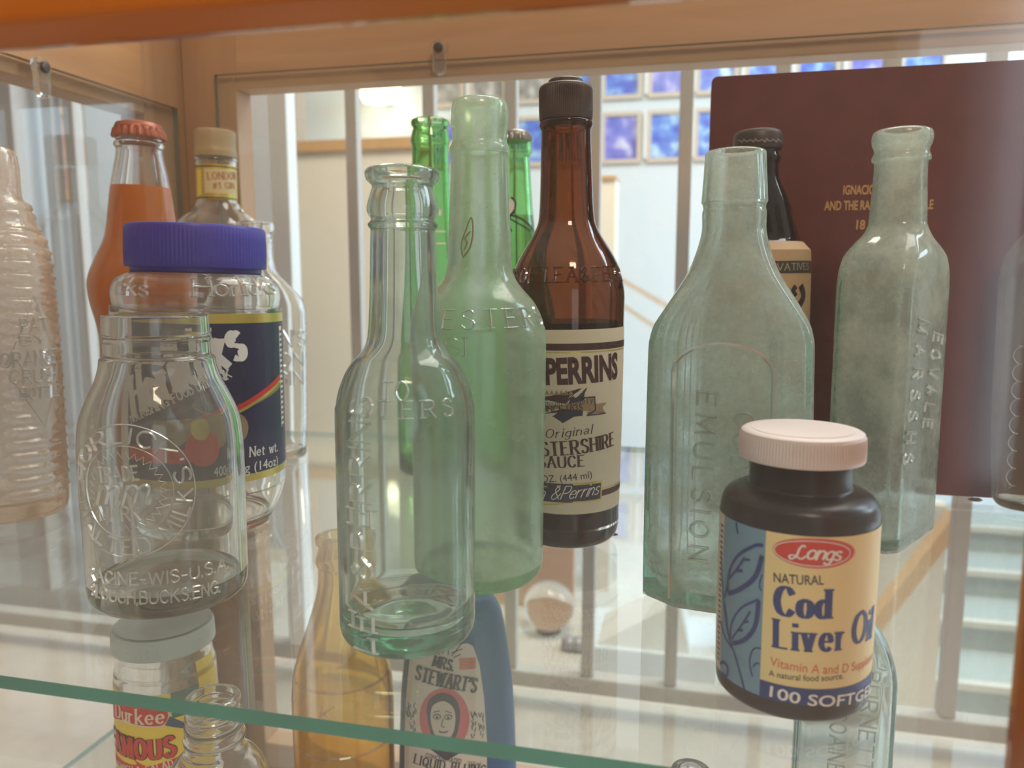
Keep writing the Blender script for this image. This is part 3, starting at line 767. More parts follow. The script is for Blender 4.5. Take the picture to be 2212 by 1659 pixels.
# ---- jar with blue lid
bA = Vessel('drink_jar', 'clear jar with ribbed blue plastic lid and navy label', 'jar', base=(440, 1122), top=(424, 492))
bA.body([(576,138),(588,141),(595,157),(604,171),(616,180),(635,184),(650,182),(664,180),(673,184),(690,186),(1000,186),(1040,183),(1075,172),(1100,156),(1122,140)], G_clearn, wall=.003, heel=.004)
bA.lid([(579,153),(577,154),(496,153.5),(491.5,151.5),(490,147)], P_blue, 'lid', 110, .00028, (499, 570))
bA.lid([(588,143),(578,143)], P_blue, 'tamper_ring', 0)
S = bA.surf(850); mb = MB(); RL = S.R
yt = S.uv(430, 678)[1]; yb = S.uv(560, 1034)[1]
uL = S.uv(262, 850)[0]; uR = S.uv(604, 850)[0]; uE = RL*1.62
rect_uv(mb, S, uL, uR, yb, yt, .00015, 0, 50, 4)
rect_uv(mb, S, uL, uE, yt-.0052, yt, .0003, 1, 50); rect_uv(mb, S, uL, uE, yb, yb+.0042, .0003, 1, 50)
rect_uv(mb, S, uR, uE, yb, yt, .00016, 0, 8, 4)
rect_uv(mb, S, uR+.001, uR+.006, yb+.026, yt-.008, .0003, 2, 4)
for k in range(20): 
    z = yt-.012-k*.0031; rect_uv(mb, S, uR+.0016, uR+.0054, z, z+.0016, .0004, 3, 3, 1)
text_px(mb, S, 'Horlicks', (282, 900), (527, 770), 96, .27, .09, .0003, 0, 2, .03, .22, .32)
poly_px(mb, S, [(270, 925), (330, 905), (420, 868), (478, 842), (478, 862), (420, 890), (330, 928), (270, 948)], .00025, 3)
text_px(mb, S, 'NOURISHING FOOD DRINK', (276, 918), (500, 814), 19, .18, .1, .0005, 0, 2, .08)
poly_px(mb, S, [(330, 912), (430, 880), (520, 872), (604, 822), (604, 836), (520, 888), (440, 960), (330, 1000)], .0003, 4)
line_px(mb, S, [(455, 905), (520, 878), (570, 846), (604, 812)], 12, .0004, 5)
line_px(mb, S, [(455, 916), (520, 887), (570, 855), (604, 822)], 7, .0005, 1)
ell_px(mb, S, 455, 890, 535, 965, .0006, 6); ell_px(mb, S, 405, 930, 500, 1005, .00065, 5); ell_px(mb, S, 420, 905, 470, 950, .0007, 1)
rect_px(mb, S, 270, 960, 405, 1000, .0004, 5)
text_px(mb, S, 'Net wt.', (538, 986), (596, 974), 19, .15, .09, .0005, 0, 2, .05)
bfont_px(mb, S, '400g (14oz)', (480, 1026), (597, 1003), 19, 0, .0005, 2)
mb.build('label', [plain('navy_label', (.026, .026, .075), .45), I_gold, I_white, plain('grey_print', (.10, .11, .16), .6), plain('olive_print', (.30, .25, .12), .6), I_red, I_banner], bA.root, smooth=0, recalc=False)
mb = MB(); S = bA.surf(640)
text_px(mb, S, 'Horlicks', (418, 640), (592, 634), 38, .2, .11, ridge=.0012, serif=.06, track=.14)
text_px(mb, S, 'licks', (252, 634), (318, 640), 36, .2, .11, ridge=.0012, track=.14)
mb.build('raised_lettering', E_clear, bA.root, smooth=0)

# ---- old open jar in front
bB = Vessel('milk_jar', 'old open clear glass jar with raised round trademark, nothing inside', 'jar', base=(369, 1280), top=(337, 684))
bB.body([(680,113),(682,117),(692,118),(716,118.5),(722,119.5),(728,122),(734,119.5),(741,117.5),(764,118),(770,124),(775,127),(790,129),(815,137),(845,152),(880,168),(906,176),(940,180),(1000,181),(1200,176),(1280,172)], G_clear, wall=.0032, base_t=.010, heel=.009, push=.003)
mb = MB(); S = bB.surf(1060); c = S.uv(268, 1063); k = abs(S.uv(340, 940)[1] - S.uv(340, 1200)[1])/260
rr = lambda r: r*k
for r, w in ((142, 3), (98, 2.4)):
    ribbon(mb, [([(c[0]+rr(r)*math.sin(t), c[1]+rr(r)*math.cos(t)) for t in [2*math.pi*q/72 for q in range(73)]], True)], S, rr(w), None, .0002, .0004)
ribbon(mb, [([(c[0]+rr(86 if q % 2 else 72)*math.sin(2*math.pi*q/60), c[1]+rr(86 if q % 2 else 72)*math.cos(2*math.pi*q/60)) for q in range(61)], True)], S, rr(3), None, .0002, .0004)
arc_text(mb, S, "HORLICK'S", c, rr(104), rr(33), -1.45, 1.45, .17, ridge=.0010)
arc_text(mb, S, 'MALTED MILK', c, rr(137), rr(33), 2*math.pi-1.5-.35, 1.5+.1, .17, ridge=.0010, inward=True)
text_px(mb, S, 'TRADE', (216, 1040), (300, 1036), 30, .18, ridge=.0009)
text_px(mb, S, 'm.m.', (212, 1086), (322, 1086), 62, .12, ridge=.0009, slant=.35, track=.12)
text_px(mb, S, 'MARK', (220, 1122), (304, 1122), 28, .18, ridge=.0009)
text_px(mb, S, 'RACINE-WIS-U.S.A.', (196, 1248), (492, 1226), 26, .16, ridge=.0008)
text_px(mb, S, 'SLOUGH,BUCKS.ENG.', (200, 1284), (474, 1278), 26, .16, ridge=.0008)
mb.build('raised_lettering', E_clear, bB.root, smooth=0)

# ---- ribbed soda bottle at the left edge
bQ = Vessel('soda_bottle', 'ribbed frosted clear soda bottle cut by the left edge, raised diamond of letters', 'bottle', base=(2, 1103), top=(-14, 320))
zc = bQ.zr(800, 1)[0]; za = bQ.zr(1052, 1)[0]; zb_ = bQ.zr(490, 1)[0]; dz = zc - bQ.zr(955, 1)[0]
def ribs(ph, z):
    if z < za or z > zb_ or ph < -.1: return 0
    if abs(ph-.75)/.62 + abs(z-zc)/dz < 1: return 0
    return .0015*math.sin((z-za)/.0076*2*math.pi) * min(1, max(0, (ph-.05)*6)) * min(1, max(0, (1.5-ph)*6))
prof = [(317,30),(321,44),(334,52),(360,57),(400,59),(420,61),(430,66),(437,82),(446,86),(452,82),(458,91),(466,93),(473,90)]
prof += [(y, lerp_tab([(473,92),(490,103),(520,117),(560,127),(640,134),(740,141),(900,148),(1050,154),(1090,155)], y)) for y in range(482, 1090, 4)] + [(1103, 152)]
bQ.body(prof, G_crush, wall=.0032, base_t=.012, heel=.006, dens=1, rmod=ribs, n=150, smooth=60)
mb = MB(); S = bQ.surf(800)
for tx, p0, p1, h in (('PAT', (48, 716), (104, 712), 26), ('BY2', (44, 745), (112, 740), 18), ('ORANGE', (2, 793), (118, 783), 30), ('CRUSH', (22, 828), (120, 820), 28), ('BOTTLE', (44, 862), (122, 854), 24)):
    text_px(mb, S, tx, p0, p1, h, .2, ridge=.0011)
line_px(mb, S, [(10, 790), (80, 640), (122, 790), (92, 920), (10, 800)], 3, .0002, 0, False, .0006)
mb.build('raised_lettering', E_clear, bQ.root, smooth=0)

# ---- rectangular emulsion bottle
bK = Vessel('medicine_bottle', 'hazy aqua flat-panelled medicine bottle, letters down its face, behind the white-capped bottle', 'bottle', base=(1566, 1292), top=(1589, 332), rot=R_(-7), sect={'dy': .60, 'n': 9, 'ch': 1.58})
bK.body([(326,60),(330,66),(342,67),(380,69),(430,72),(437,72),(443,69),(452,68),(460,70),(498,70),(530,77),(560,87),(590,100),(620,118),(650,137),(680,155),(702,166),(728,172),(765,174),(1000,175),(1292,173)], G_aquad, wall=.0032, base_t=.009, heel=.007, tt=[(480, 0), (560, .12), (640, .5), (700, .85), (750, 1), (1292, 1)], n=160)
rK = lerp_tab(bK.tab, bK.zr(1050, 1)[0]); S = Face(bK, rK*.60); mb = MB()
text_px(mb, S, 'EMULSION', (1508, 846), (1488, 1206), 40, .18, ridge=.0009, track=.5)
text_px(mb, S, 'COD', (1590, 890), (1580, 1010), 40, .18, ridge=.0011, track=.5)
mb.build('raised_lettering', E_aqua, bK.root, smooth=0)
mb = MB(); u0 = S.uv(1452, 900)[0]; u1 = S.uv(1668, 900)[0]; v0 = S.uv(1500, 1300)[1]; v1 = S.uv(1500, 742)[1]
pts = [(u0, v0), (u0, v1-.012)] + [(u0+(u1-u0)*(.5-.5*math.cos(t)), v1-.012+.012*math.sin(t)) for t in [math.pi*k/10 for k in range(1, 10)]] + [(u1, v1-.012), (u1, v0)]
ribbon(mb, [(pts, True)], S, .0016, None, .0002, .0005)
mb.build('panel_edge', E_aqua, bK.root, smooth=0)

# ---- cod liver oil bottle
bL = Vessel('vitamin_bottle', 'small dark vitamin bottle with white ribbed cap and yellow and blue label', 'bottle', base=(1706, 1478), top=(1733, 925))
bL.body([(985,110),(1000,112),(1040,113),(1046,122),(1052,140),(1060,156),(1070,166),(1084,171),(1102,173),(1140,173),(1300,170),(1440,166),(1478,163)], P_cod, 'plastic_body', shell=False, heel=.004)
bL.lid([(986,137),(983,138),(938,136.5),(930,134),(926,127),(925.2,112),(925.6,60)], P_white, 'cap', 120, .00022, (938, 980))
S = bL.surf(1280); mb = MB(); RL = S.R
zt = bL.zr(1107, 1)[0]; zb2 = bL.zr(1440, 1)[0]
ub = S.uv(1649, 1300)[0]; ul = S.uv(1562, 1250)[0]
rect_uv(mb, S, ub, RL*1.75, zb2, zt, .0002, 0, 40, 3)
rect_uv(mb, S, ul, ub, zb2, zt, .0002, 1, 20, 3)
rect_uv(mb, S, -RL*2.0, ul, zb2, zt, .0002, 2, 20, 3)
zb3 = S.uv(1700, 1482)[1]
rect_uv(mb, S, ub, RL*1.75, zb2, zb3, .0003, 3, 40)
for k in range(26):
    z = zt - .004 - k*(zt-zb2-.006)/26; rect_uv(mb, S, ul-.0032, ul-.0008, z-.0007, z, .0003, 7, 3, 1)
ell_px(mb, S, 1670, 1162, 1845, 1227, .0003, 5); ell_px(mb, S, 1674, 1165, 1841, 1224, .0004, 4)
q = 2*math.pi
ec = S.uv(1757, 1195); ea = abs(S.uv(1674, 1195)[0]-S.uv(1841, 1195)[0])/2*.955; eb = abs(S.uv(1757, 1165)[1]-S.uv(1757, 1224)[1])/2*.91
ribbon(mb, [([(ec[0]+ea*math.cos(q*t/60), ec[1]+eb*math.sin(q*t/60)) for t in range(61)], True)], S, .0003, None, .0005, 0, 6)
# the swash word in the red oval
line_px(mb, S, [(1740, 1181), (1734, 1177), (1726, 1186), (1720, 1200), (1708, 1206), (1706, 1199), (1716, 1198), (1730, 1206), (1740, 1200)], 5, .0006, 6, thin=.6)
text_px(mb, S, 'ongs', (1741, 1205), (1811, 1209), 31, .17, .11, .0006, 0, 6, 0, .28, .12)
bfont_px(mb, S, 'NATURAL', (1672, 1256), (1779, 1262), 20, .01, .0003, 7)
text_px(mb, S, 'Cod', (1678, 1325), (1788, 1334), 60, .27, .07, .0003, 0, 3, .05, 0, .30)
text_px(mb, S, 'Liver', (1676, 1397), (1822, 1401), 60, .21, .065, .0003, 0, 3, .04, 0, .40)
text_px(mb, S, 'Oil', (1840, 1390), (1879, 1377), 56, .2, .07, .0003, 0, 3, .04, 0, .30)
bfont_px(mb, S, 'Vitamin A and D Supplement', (1663, 1436), (1902, 1418), 19, .004, .0003, 8)
bfont_px(mb, S, 'A natural food source.', (1661, 1459), (1821, 1465), 13, .004, .0003, 7)
bfont_px(mb, S, '100 SOFTGELS', (1662, 1503), (1884, 1486), 23, .014, .0005, 6)
# leaves on the blue strip
for st, w in (([(1608, 1488), (1590, 1420), (1572, 1360), (1563, 1270), (1560, 1190)], 4), ([(1568, 1290), (1574, 1260), (1580, 1230)], 3), ([(1574, 1370), (1570, 1330), (1566, 1300)], 3), ([(1582, 1400), (1566, 1372), (1558, 1340)], 3),
              ([(1575, 1282), (1576, 1240), (1596, 1200), (1632, 1178), (1650, 1178)], 4), ([(1575, 1282), (1600, 1272), (1632, 1246), (1648, 1200)], 6), ([(1578, 1250), (1596, 1226), (1610, 1204)], 3), ([(1594, 1232), (1606, 1232)], 5), ([(1605, 1208), (1622, 1209)], 4),
              ([(1578, 1385), (1582, 1345), (1604, 1312), (1640, 1294)], 3), ([(1578, 1390), (1608, 1382), (1632, 1352), (1640, 1296)], 6), ([(1582, 1380), (1606, 1346), (1622, 1320)], 3), ([(1596, 1361), (1606, 1360)], 5), ([(1606, 1344), (1618, 1342)], 4),
              ([(1645, 1400), (1628, 1402), (1620, 1430), (1626, 1462)], 3), ([(1628, 1440), (1634, 1432), (1642, 1434)], 3), ([(1560, 1452), (1570, 1460), (1572, 1440), (1562, 1430), (1556, 1434)], 3), ([(1592, 1128), (1594, 1142), (1596, 1152)], 3), ([(1612, 1128), (1620, 1136)], 3), ([(1646, 1276), (1642, 1262), (1648, 1240)], 3)):
    line_px(mb, S, st, w, .0004, 3)
mb.build('label', [I_codcream, I_lblue, plain('pale_side_label', (.62, .52, .42), .5), I_royal, I_red, plain('rose_ink', (.72, .12, .10), .5), I_white, I_black, I_coral], bL.root, smooth=0, recalc=False)

# ---- dark bottle with tan label
bM = Vessel('dark_bottle', 'dark brown bottle with black screw cap and tan label, behind the flat-panelled bottle', 'bottle', base=(1622, 1093), top=(1637, 287))
bM.body([(318,46),(332,46),(342,50),(350,50),(358,46.5),(380,47),(392,50),(440,71),(490,85),(515,92),(524,98),(540,112),(560,117),(700,116),(1000,110),(1093,107)], G_dark, wall=.003, heel=.006)
bM.lid([(326,52),(322,54.5),(300,54),(292,52.5),(286,49),(283.5,42)], P_black, 'cap', 0)
mb = MB(); S = bM.surf(305)
line_px(mb, S, [(1604 + k*3.2, 304 + (k % 3)*2.4 - (k % 2)*2) for k in range(24)], 1.4, .0035, 0, False)
mb.build('cap_print', I_grey, bM.root, smooth=0, recalc=False)
mb = MB(); S = bM.surf(640); RL = S.R
zt = bM.zr(526, 1)[0]; zb2 = bM.zr(940, 1)[0]
rect_uv(mb, S, -RL*2.2, RL*2.2, zb2, zt, .0003, 0, 60, 24)
rect_uv(mb, S, -RL*2.2, RL*2.2, bM.zr(592, 1)[0], bM.zr(567, 1)[0], .0005, 1, 60, 2)
text_px(mb, S, 'PRESERVATIVES', (1590, 587), (1744, 582), 14, .14, .08, .0007, 0, 0, .05)
line_px(mb, S, [(1718, 618), (1712, 628), (1718, 640)], 8, .0006, 2); line_px(mb, S, [(1728, 616), (1734, 640), (1722, 668), (1732, 690)], 9, .0006, 2)
line_px(mb, S, [(1700, 650), (1690, 690), (1704, 720)], 9, .0006, 2)
mb.build('label', [I_tan, I_band, I_black], bM.root, smooth=0, recalc=False)

# ---- rectangular aqua bottle turned to show an edge
A = on_z(1930, 1203); Bc = on_z(2026, 1137)
AB = (Bc - A); ln = AB.length; ab = AB / ln; pp = Vector((-ab.y, ab.x, 0)); wid = .040
cen = A + AB*.5 + pp*wid*.5
bP = Vessel('medicine_bottle', 'stained aqua four-sided bottle standing before the maroon book, corner towards us', 'bottle', B=(cen.x, cen.y, .0003), top=(1950, 285), sect={'hx': ln/2, 'hy': wid/2, 'n': 12, 'ch': 1.80})
xa = bP.M.to_3x3() @ Vector((1, 0, 0)); bP_rot = math.atan2(ab.y, ab.x) - math.atan2(xa.y, xa.x)
bP.M = bP.M @ Matrix.Rotation(bP_rot, 4, 'Z'); bP.Mi = bP.M.inverted(); bP.root.matrix_world = bP.M
bP.body([(281,58),(286,65),(298,68),(312,66),(321,62),(330,61),(339,65),(347,65),(353,59),(400,60),(455,63),(490,65),(512,72),(530,82),(555,98),(585,108),(620,112),(900,112),(1150,108)], G_aquad, wall=.0032, base_t=.008, heel=.004, tt=[(485, 0), (510, .16), (530, .38), (555, .66), (585, .86), (625, 1), (1170, 1)], n=160)
S = Face(bP, wid/2); mb = MB()
text_px(mb, S, 'MARSSHS', (1984, 690), (1950, 1000), 19, .16, ridge=.0008, track=.9)
text_px(mb, S, 'EOVALE', (2016, 720), (1992, 920), 19, .16, ridge=.0008, track=.9)
mb.build('raised_lettering', E_aqua, bP.root, smooth=0)

# ---- the book
Yk = on_z(2080, 1073).y
kx0 = on_y(1533, 300, Yk).x; kz1 = on_y(1700, 158, Yk).z; kx1 = kx0 + .235
book = empty('hardback_book', (kx0, Yk, 0)); tag(book, 'large maroon hardback book with gilt title standing upright at the back', 'book')
def rrect(w, h, r, n=6):
    P = []
    for cx, cz, a in ((w-r, h-r, 0), (r, h-r, 90), (r, r, 180), (w-r, r, 270)):
        for k in range(n+1):
            t = R_(a + 90*k/n); P.append((cx+r*math.cos(t), cz+r*math.sin(t)))
    return P
P = rrect(kx1-kx0, kz1, .004)
M_cover = plain('maroon_cloth', (.105, .022, .020), .45, .35, var=.12, scale=60)
for y0, nm in ((0, 'front_cover'), (.020, 'back_cover')):
    mb = MB(); mb.rings([[(x, y0+y, z+.0003) for x, z in P] for y in (0, .003)]); mb.build(nm, M_cover, book, smooth=30)
mb = MB(); mb.box((.004, .0031, .003), (kx1-kx0-.004, .0199, kz1-.004)); mb.build('page_block', plain('page_paper', (.7, .64, .52), .8), book, smooth=0)
S = Plane((kx0, Yk, 0), (1, 0, 0), (0, 0, 1)); mb = MB()
class Loc:
    def __init__(s, p, o): s.p = p; s.o = Vector(o)
    def uv(s, *a): return s.p.uv(*a)
    def wrap(s, u, v, e=0): return tuple(Vector(s.p.wrap(u, v, e)) - s.o)
SL = Loc(S, (kx0, Yk, 0))
bfont_px(mb, SL, 'IGNACIO MARTINEZ', (1821, 420), (1976, 418), 19, .028, .0003)
bfont_px(mb, SL, 'AND THE RANCHO EL PINOLE', (1780, 454), (2015, 451), 19, .028, .0003)
bfont_px(mb, SL, '18', (1849, 495), (1868, 495), 19, .028, .0003)
mb.build('gilt_title', plain('gilt', (.50, .28, .10), .4, metal=.3), book, smooth=0, recalc=False)

# ---- clear bottle cut by the right edge
bO = Vessel('clear_bottle', 'clear bottle with raised script cut by the right edge, before the maroon book', 'bottle', base=(2292, 1108), top=(2352, 380), sect={'dy': .34, 'n': 3.5})
bO.body([(300,60),(380,62),(430,66),(462,90),(490,125),(520,155),(552,176),(590,184),(640,185),(900,175),(1060,166),(1108,160)], G_crush if 0 else glass('hazy_clear_glass', (.82, .88, .82), 50, (.08, .3), (.62, .6, .55), .04, 18), wall=.0028, heel=.012, tt=[(430, 0), (520, .7), (600, 1), (1108, 1)])
mb = MB(); S = Oval(bO, lerp_tab(bO.tab, .1)*.34, 0)
line_px(mb, S, [(2200 - k*.45 + 10*math.sin(k*1.25), 740 + k*7.5 + 7*math.cos(k*1.25)) for k in range(44)], 3, .0002, 0, True, .0007)
mb.build('raised_lettering', E_clear, bO.root, smooth=0)

M_crumb = plain('brown_flake', (.10, .055, .03), .8)
for (px, py), sz, lab in (((2108, 1083), .0042, 'small brown flake lying at the foot of the maroon book'), ((1326, 1157), .0024, 'tiny dark speck on the shelf beside the brown sauce bottle base')):
    mb = MB(); n = 9; mb.rings([[(sz*k*(1+.3*math.sin(3*t))*math.cos(t), sz*.55*k*math.sin(t), z*sz) for t in [2*math.pi*j/n for j in range(n)]] for k, z in ((.7, 0), (1, .2), (.5, .5))])
    o = mb.build('flake', M_crumb); p = on_z(px, py); o.location = (p.x, p.y, .0002); tag(o, lab, 'flake')

# ================================================================== LOWER SHELF
ZL = Z_LOW + .0003
bR = Vessel('sauce_jar', 'labelled sauce jar with pale lid on the lower shelf, under the open clear jar', 'jar', at=(352, 1340, .475), z0=ZL)
bR.body([(1382,100),(1394,103),(1402,104),(1425,109),(1445,112),(1560,114),(1700,114),(1900,112)], G_clearn, wall=.003, dens=4)
bR.fill(1700, plain('dried_sauce', (.16, .10, .05), .7), 'sauce', .003)
bR.lid([(1384,112),(1382,114),(1350,113),(1343,110),(1340,104),(1341.5,96),(1343,50)], plain('white_lid_plastic', (.52, .60, .56), .45), 'lid', 0)
S = bR.surf(1560); mb = MB(); RL = S.R
zt = S.uv(300, 1505)[1]; rect_uv(mb, S, -RL*1.9, RL*.95, zt-.11, zt, .0002, 0, 50, 3)
poly_px(mb, S, [(240, 1516), (262, 1513), (340, 1522), (362, 1530), (366, 1549), (356, 1568), (330, 1572), (262, 1558), (242, 1548)], .0003, 4, True)
poly_px(mb, S, [(242, 1519), (262, 1516), (340, 1525), (359, 1532), (363, 1549), (353, 1565), (330, 1569), (262, 1555), (244, 1546)], .0004, 2, True)
text_px(mb, S, 'Durkee', (252, 1546), (353, 1561), 30, .17, .08, .0006, 0, 4, .04, 0, .28)
poly_px(mb, S, [(366, 1548), (420, 1556), (470, 1566), (470, 1600), (420, 1580), (356, 1567)], .00035, 1)
rect_uv(mb, S, S.uv(370, 1530)[0], RL*.95, S.uv(380, 1550)[1], zt, .00025, 5, 8)
text_px(mb, S, 'FAMOUS', (238, 1608), (376, 1630), 40, .34, .2, .0005, 0, 3, .07, 0, .36); 
text_px(mb, S, 'FAMOUS', (238, 1608), (376, 1630), 40, .24, .12, .0007, 0, 2, .04, 0, .36)
bfont_px(mb, S, '.FINE QUALITY.', (262, 1628), (332, 1636), 8, .01, .0006, 6)
poly_px(mb, S, [(236, 1622), (290, 1640), (386, 1633), (396, 1640), (392, 1650), (370, 1656), (290, 1664), (236, 1648)], .0004, 2)
text_px(mb, S, 'SANDWICH & SALAD', (240, 1650), (374, 1652), 13, .16, .08, .0006, 0, 4, .05, 0, .34)
text_px(mb, S, 'SAUCE', (250, 1690), (372, 1698), 36, .26, .12, .0006, 0, 2, .1)
rect_px(mb, S, 428, 1432, 470, 1492, .0004, 0)
mb.build('label', [I_yel, plain('slate_blue_ink', (.05, .09, .16), .5), I_red, I_maroon, plain('cream_ink', (.78, .68, .50), .55), plain('teal_ink', (.06, .17, .14), .5), I_black], bR.root, smooth=0, recalc=False)

bS = Vessel('threaded_bottle', 'small open clear bottle with screw thread on the lower shelf', 'bottle', at=(459, 1505, .36), z0=ZL)
bS.body([(1503,56),(1506,61),(1516,62),(1524,58),(1534,58),(1542,64),(1550,59),(1556,59),(1564,66),(1572,61),(1580,66),(1590,69),(1598,66),(1612,66),(1622,72),(1640,92),(1665,108),(1710,116),(1900,116),(2200,112)], G_clear, wall=.002, dens=5)

bT = Vessel('soda_bottle', 'honey amber open bottle on the lower shelf below the front aqua bottle', 'bottle', at=(731, 1160, .48), z0=ZL)
bT.body([(1154,44),(1158,50),(1170,50),(1178,44),(1192,46),(1208,51),(1218,49),(1226,46),(1262,48),(1300,57),(1350,74),(1400,92),(1440,104),(1480,109),(1510,110),(1600,109),(1900,104)], G_honey, wall=.003, heel=.006)
S = bT.surf(1540); mb = MB()
for y in (1500, 1640): ribbon(mb, [([(S.R*t/10, S.uv(740, y)[1]) for t in range(-12, 13)], True)], S, .002, None, .0001, .0008)
text_px(mb, S, 'K', (690, 1560), (716, 1562), 34, .14, ridge=.0008, slant=.2)
mb.build('raised_rings', emboss_mat('raised_amber_glass', (.8, .6, .25), .3, (.6, .45, .15), .1), bT.root, smooth=0)

bU = Vessel('bluing_bottle', 'blue plastic laundry bottle with white label on the lower shelf', 'bottle', at=(986, 1290, .50), z0=ZL, sect={'dy': .58, 'n': 2.6})
bU.body([(1258,28),(1266,32),(1276,56),(1284,72),(1294,84),(1312,94),(1332,100),(1400,111),(1500,121),(1659,126),(1900,124)], plain('blue_bottle_plastic', (.03, .14, .36), .35, trans=.25), 'plastic_body', shell=False, tt=[(1260, 0), (1300, 1), (1900, 1)])
bU.lid([(1262,30),(1228,30),(1224,27)], plain('blue_cap_plastic', (.05, .16, .34), .4), 'cap', 0)
hy = lerp_tab(bU.tab, bU.zr(1560, 1)[0])*.58; S = Oval(bU, hy); mb = MB()
poly_px(mb, S, [(884, 1428), (930, 1408), (1010, 1394), (1022, 1400), (1036, 1440), (1046, 1510), (1052, 1600), (1052, 1700), (1052, 1900), (960, 1900), (872, 1900), (872, 1700), (872, 1600), (876, 1510)], .0008, 0)
for a_, b_ in (((950, 1418), (900, 1404)), ((958, 1416), (930, 1390)), ((968, 1418), (970, 1385)), ((976, 1420), (1000, 1392)), ((980, 1424), (1012, 1410)), ((976, 1414), (1008, 1403)), ((950, 1425), (895, 1420))):
    line_px(mb, S, [a_, b_], 2, .0006, 1, False)
text_px(mb, S, 'MRS.', (934, 1442), (977, 1451), 22, .2, .1, .0012, 0, 1, .05, 0, .32)
text_px(mb, S, "STEWART'S", (896, 1474), (1026, 1496), 28, .2, .11, .0012, 0, 1, .06, 0, .34)
ell_px(mb, S, 906, 1488, 1014, 1622, .0011, 2)
# a plain woman's portrait: hair, face, collar, glasses
poly_px(mb, S, [(922, 1540), (926, 1515), (945, 1500), (965, 1498), (985, 1510), (994, 1540), (988, 1580), (976, 1600), (940, 1600), (928, 1575)], .0013, 1, True)
poly_px(mb, S, [(930, 1545), (936, 1524), (958, 1514), (978, 1526), (984, 1550), (978, 1582), (960, 1602), (942, 1590), (933, 1570)], .0015, 3, True)
poly_px(mb, S, [(930, 1618), (944, 1596), (962, 1606), (980, 1598), (1000, 1620), (964, 1640)], .0014, 1)
for x in (944, 968):
    ell_px(mb, S, x-9, 1541, x+9, 1553, .0017, 1); ell_px(mb, S, x-7, 1543, x+7, 1551, .0019, 3); ell_px(mb, S, x-3, 1545, x+3, 1550, .0021, 1)
line_px(mb, S, [(957, 1550), (954, 1566), (961, 1568)], 2, .0018, 1); line_px(mb, S, [(948, 1577), (958, 1580), (968, 1576)], 3, .0018, 1)
line_px(mb, S, [(936, 1538), (950, 1534)], 2, .0018, 1); line_px(mb, S, [(962, 1534), (976, 1538)], 2, .0018, 1)
for k in range(26):
    x0 = 878 + random.random()*22; y0 = 1530 + random.random()*60
    line_px(mb, S, [(x0, y0), (x0+8*random.random()-4, y0-8)], 2, .0012, 1, False)
    x0 = 1018 + random.random()*30; y0 = 1545 + random.random()*55
    line_px(mb, S, [(x0, y0), (x0+8*random.random()-4, y0-8)], 2, .0012, 1, False)
for k in range(4): rect_px(mb, S, 992, 1426+k*6, 1028, 1429+k*6, .0012, 4)
bfont_px(mb, S, 'CONCENTRATED', (918, 1636), (996, 1646), 9, .01, .0012, 1)
text_px(mb, S, 'LIQUID BLUING', (894, 1654), (1046, 1672), 20, .17, .08, .0012, 0, 1, .06, 0, .36)
bfont_px(mb, S, '237 ml', (1010, 1650), (1038, 1652), 8, 0, .0012, 1)
mb.build('label', [plain('white_label_paper', (.70, .62, .54), .6), I_navy, plain('rose_pink_ink', (.62, .12, .16), .6), plain('face_tone_ink', (.62, .54, .46), .6), I_coral], bU.root, smooth=0, recalc=False)

bV = Vessel('tonic_bottle', 'pale aqua flat bottle with raised letters on the lower shelf below the vitamin bottle', 'bottle', at=(1830, 1400, .42), z0=ZL, sect={'dy': .5, 'n': 5, 'ch': 1.7}, rot=R_(6))
bV.body([(1206,30),(1210,35),(1228,35),(1236,29),(1300,30),(1322,42),(1342,58),(1370,80),(1403,97),(1440,106),(1480,108),(1700,107),(1950,105)], glass('ice_blue_glass', (.60, .86, .86), 70, (.05, .2), (.7, .78, .76), .05, 30), wall=.003, tt=[(1290, 0), (1360, .6), (1430, 1), (1950, 1)])
S = Face(bV, lerp_tab(bV.tab, bV.zr(1600, 1)[0])*.5); mb = MB()
text_px(mb, S, 'BURNETT', (1868, 1448), (1850, 1662), 34, .16, ridge=.0009, track=.3)
text_px(mb, S, 'COCOAINE', (1800, 1480), (1788, 1664), 34, .16, ridge=.0009, track=.3)
mb.build('raised_lettering', E_aqua, bV.root, smooth=0)

bW = Vessel('small_vial', 'small grey glass bottle mouth peeping up at the bottom edge', 'bottle', at=(1493, 1662, .40), z0=ZL)
bW.body([(1660,37),(1664,43),(1678,44),(1690,38),(1720,39),(1750,60),(1780,84),(1820,92),(2000,92)], glass('smoky_glass', (.5, .48, .5), 150, (.08, .2), (.5, .48, .48), .05), wall=.003)

# ================================================================== BEYOND THE CABINET
Yr = 1.06
zr0 = on_y(1100, 1448, Yr).z
bal = empty('stair_balustrade', (0, Yr, zr0)); tag(bal, 'grey-white painted balustrade with square balusters behind the cabinet', 'balustrade')
mb = MB(); mb.box((-1.5, -.014, -.016), (1.6, .014, .008)); mb.build('bottom_rail', M_rail, bal, smooth=0, bevel=.003)
mb = MB(); mb.box((-1.5, -.025, 1.02), (1.6, .025, 1.06)); mb.build('handrail', M_railw, bal, smooth=0, bevel=.006)
for px, w in ((760, .0085), (928, .0085), (1105, .0085), (1287, .0085), (1485, .0085), (1692, .0085), (1925, .0095), (2150, .0095), (2400, .0095)):
    x = on_y(px, 170, Yr).x
    mb = MB(); mb.box((x-w, -w, .008), (x+w, w, 1.02)); mb.build('baluster', M_rail, bal, smooth=0, bevel=.0015)
xn = on_y(607, 200, Yr).x
mb = MB(); mb.box((xn-.014, -.014, .008), (xn+.014, .014, 1.02)); mb.build('newel_post', M_railw, bal, smooth=0, bevel=.002)

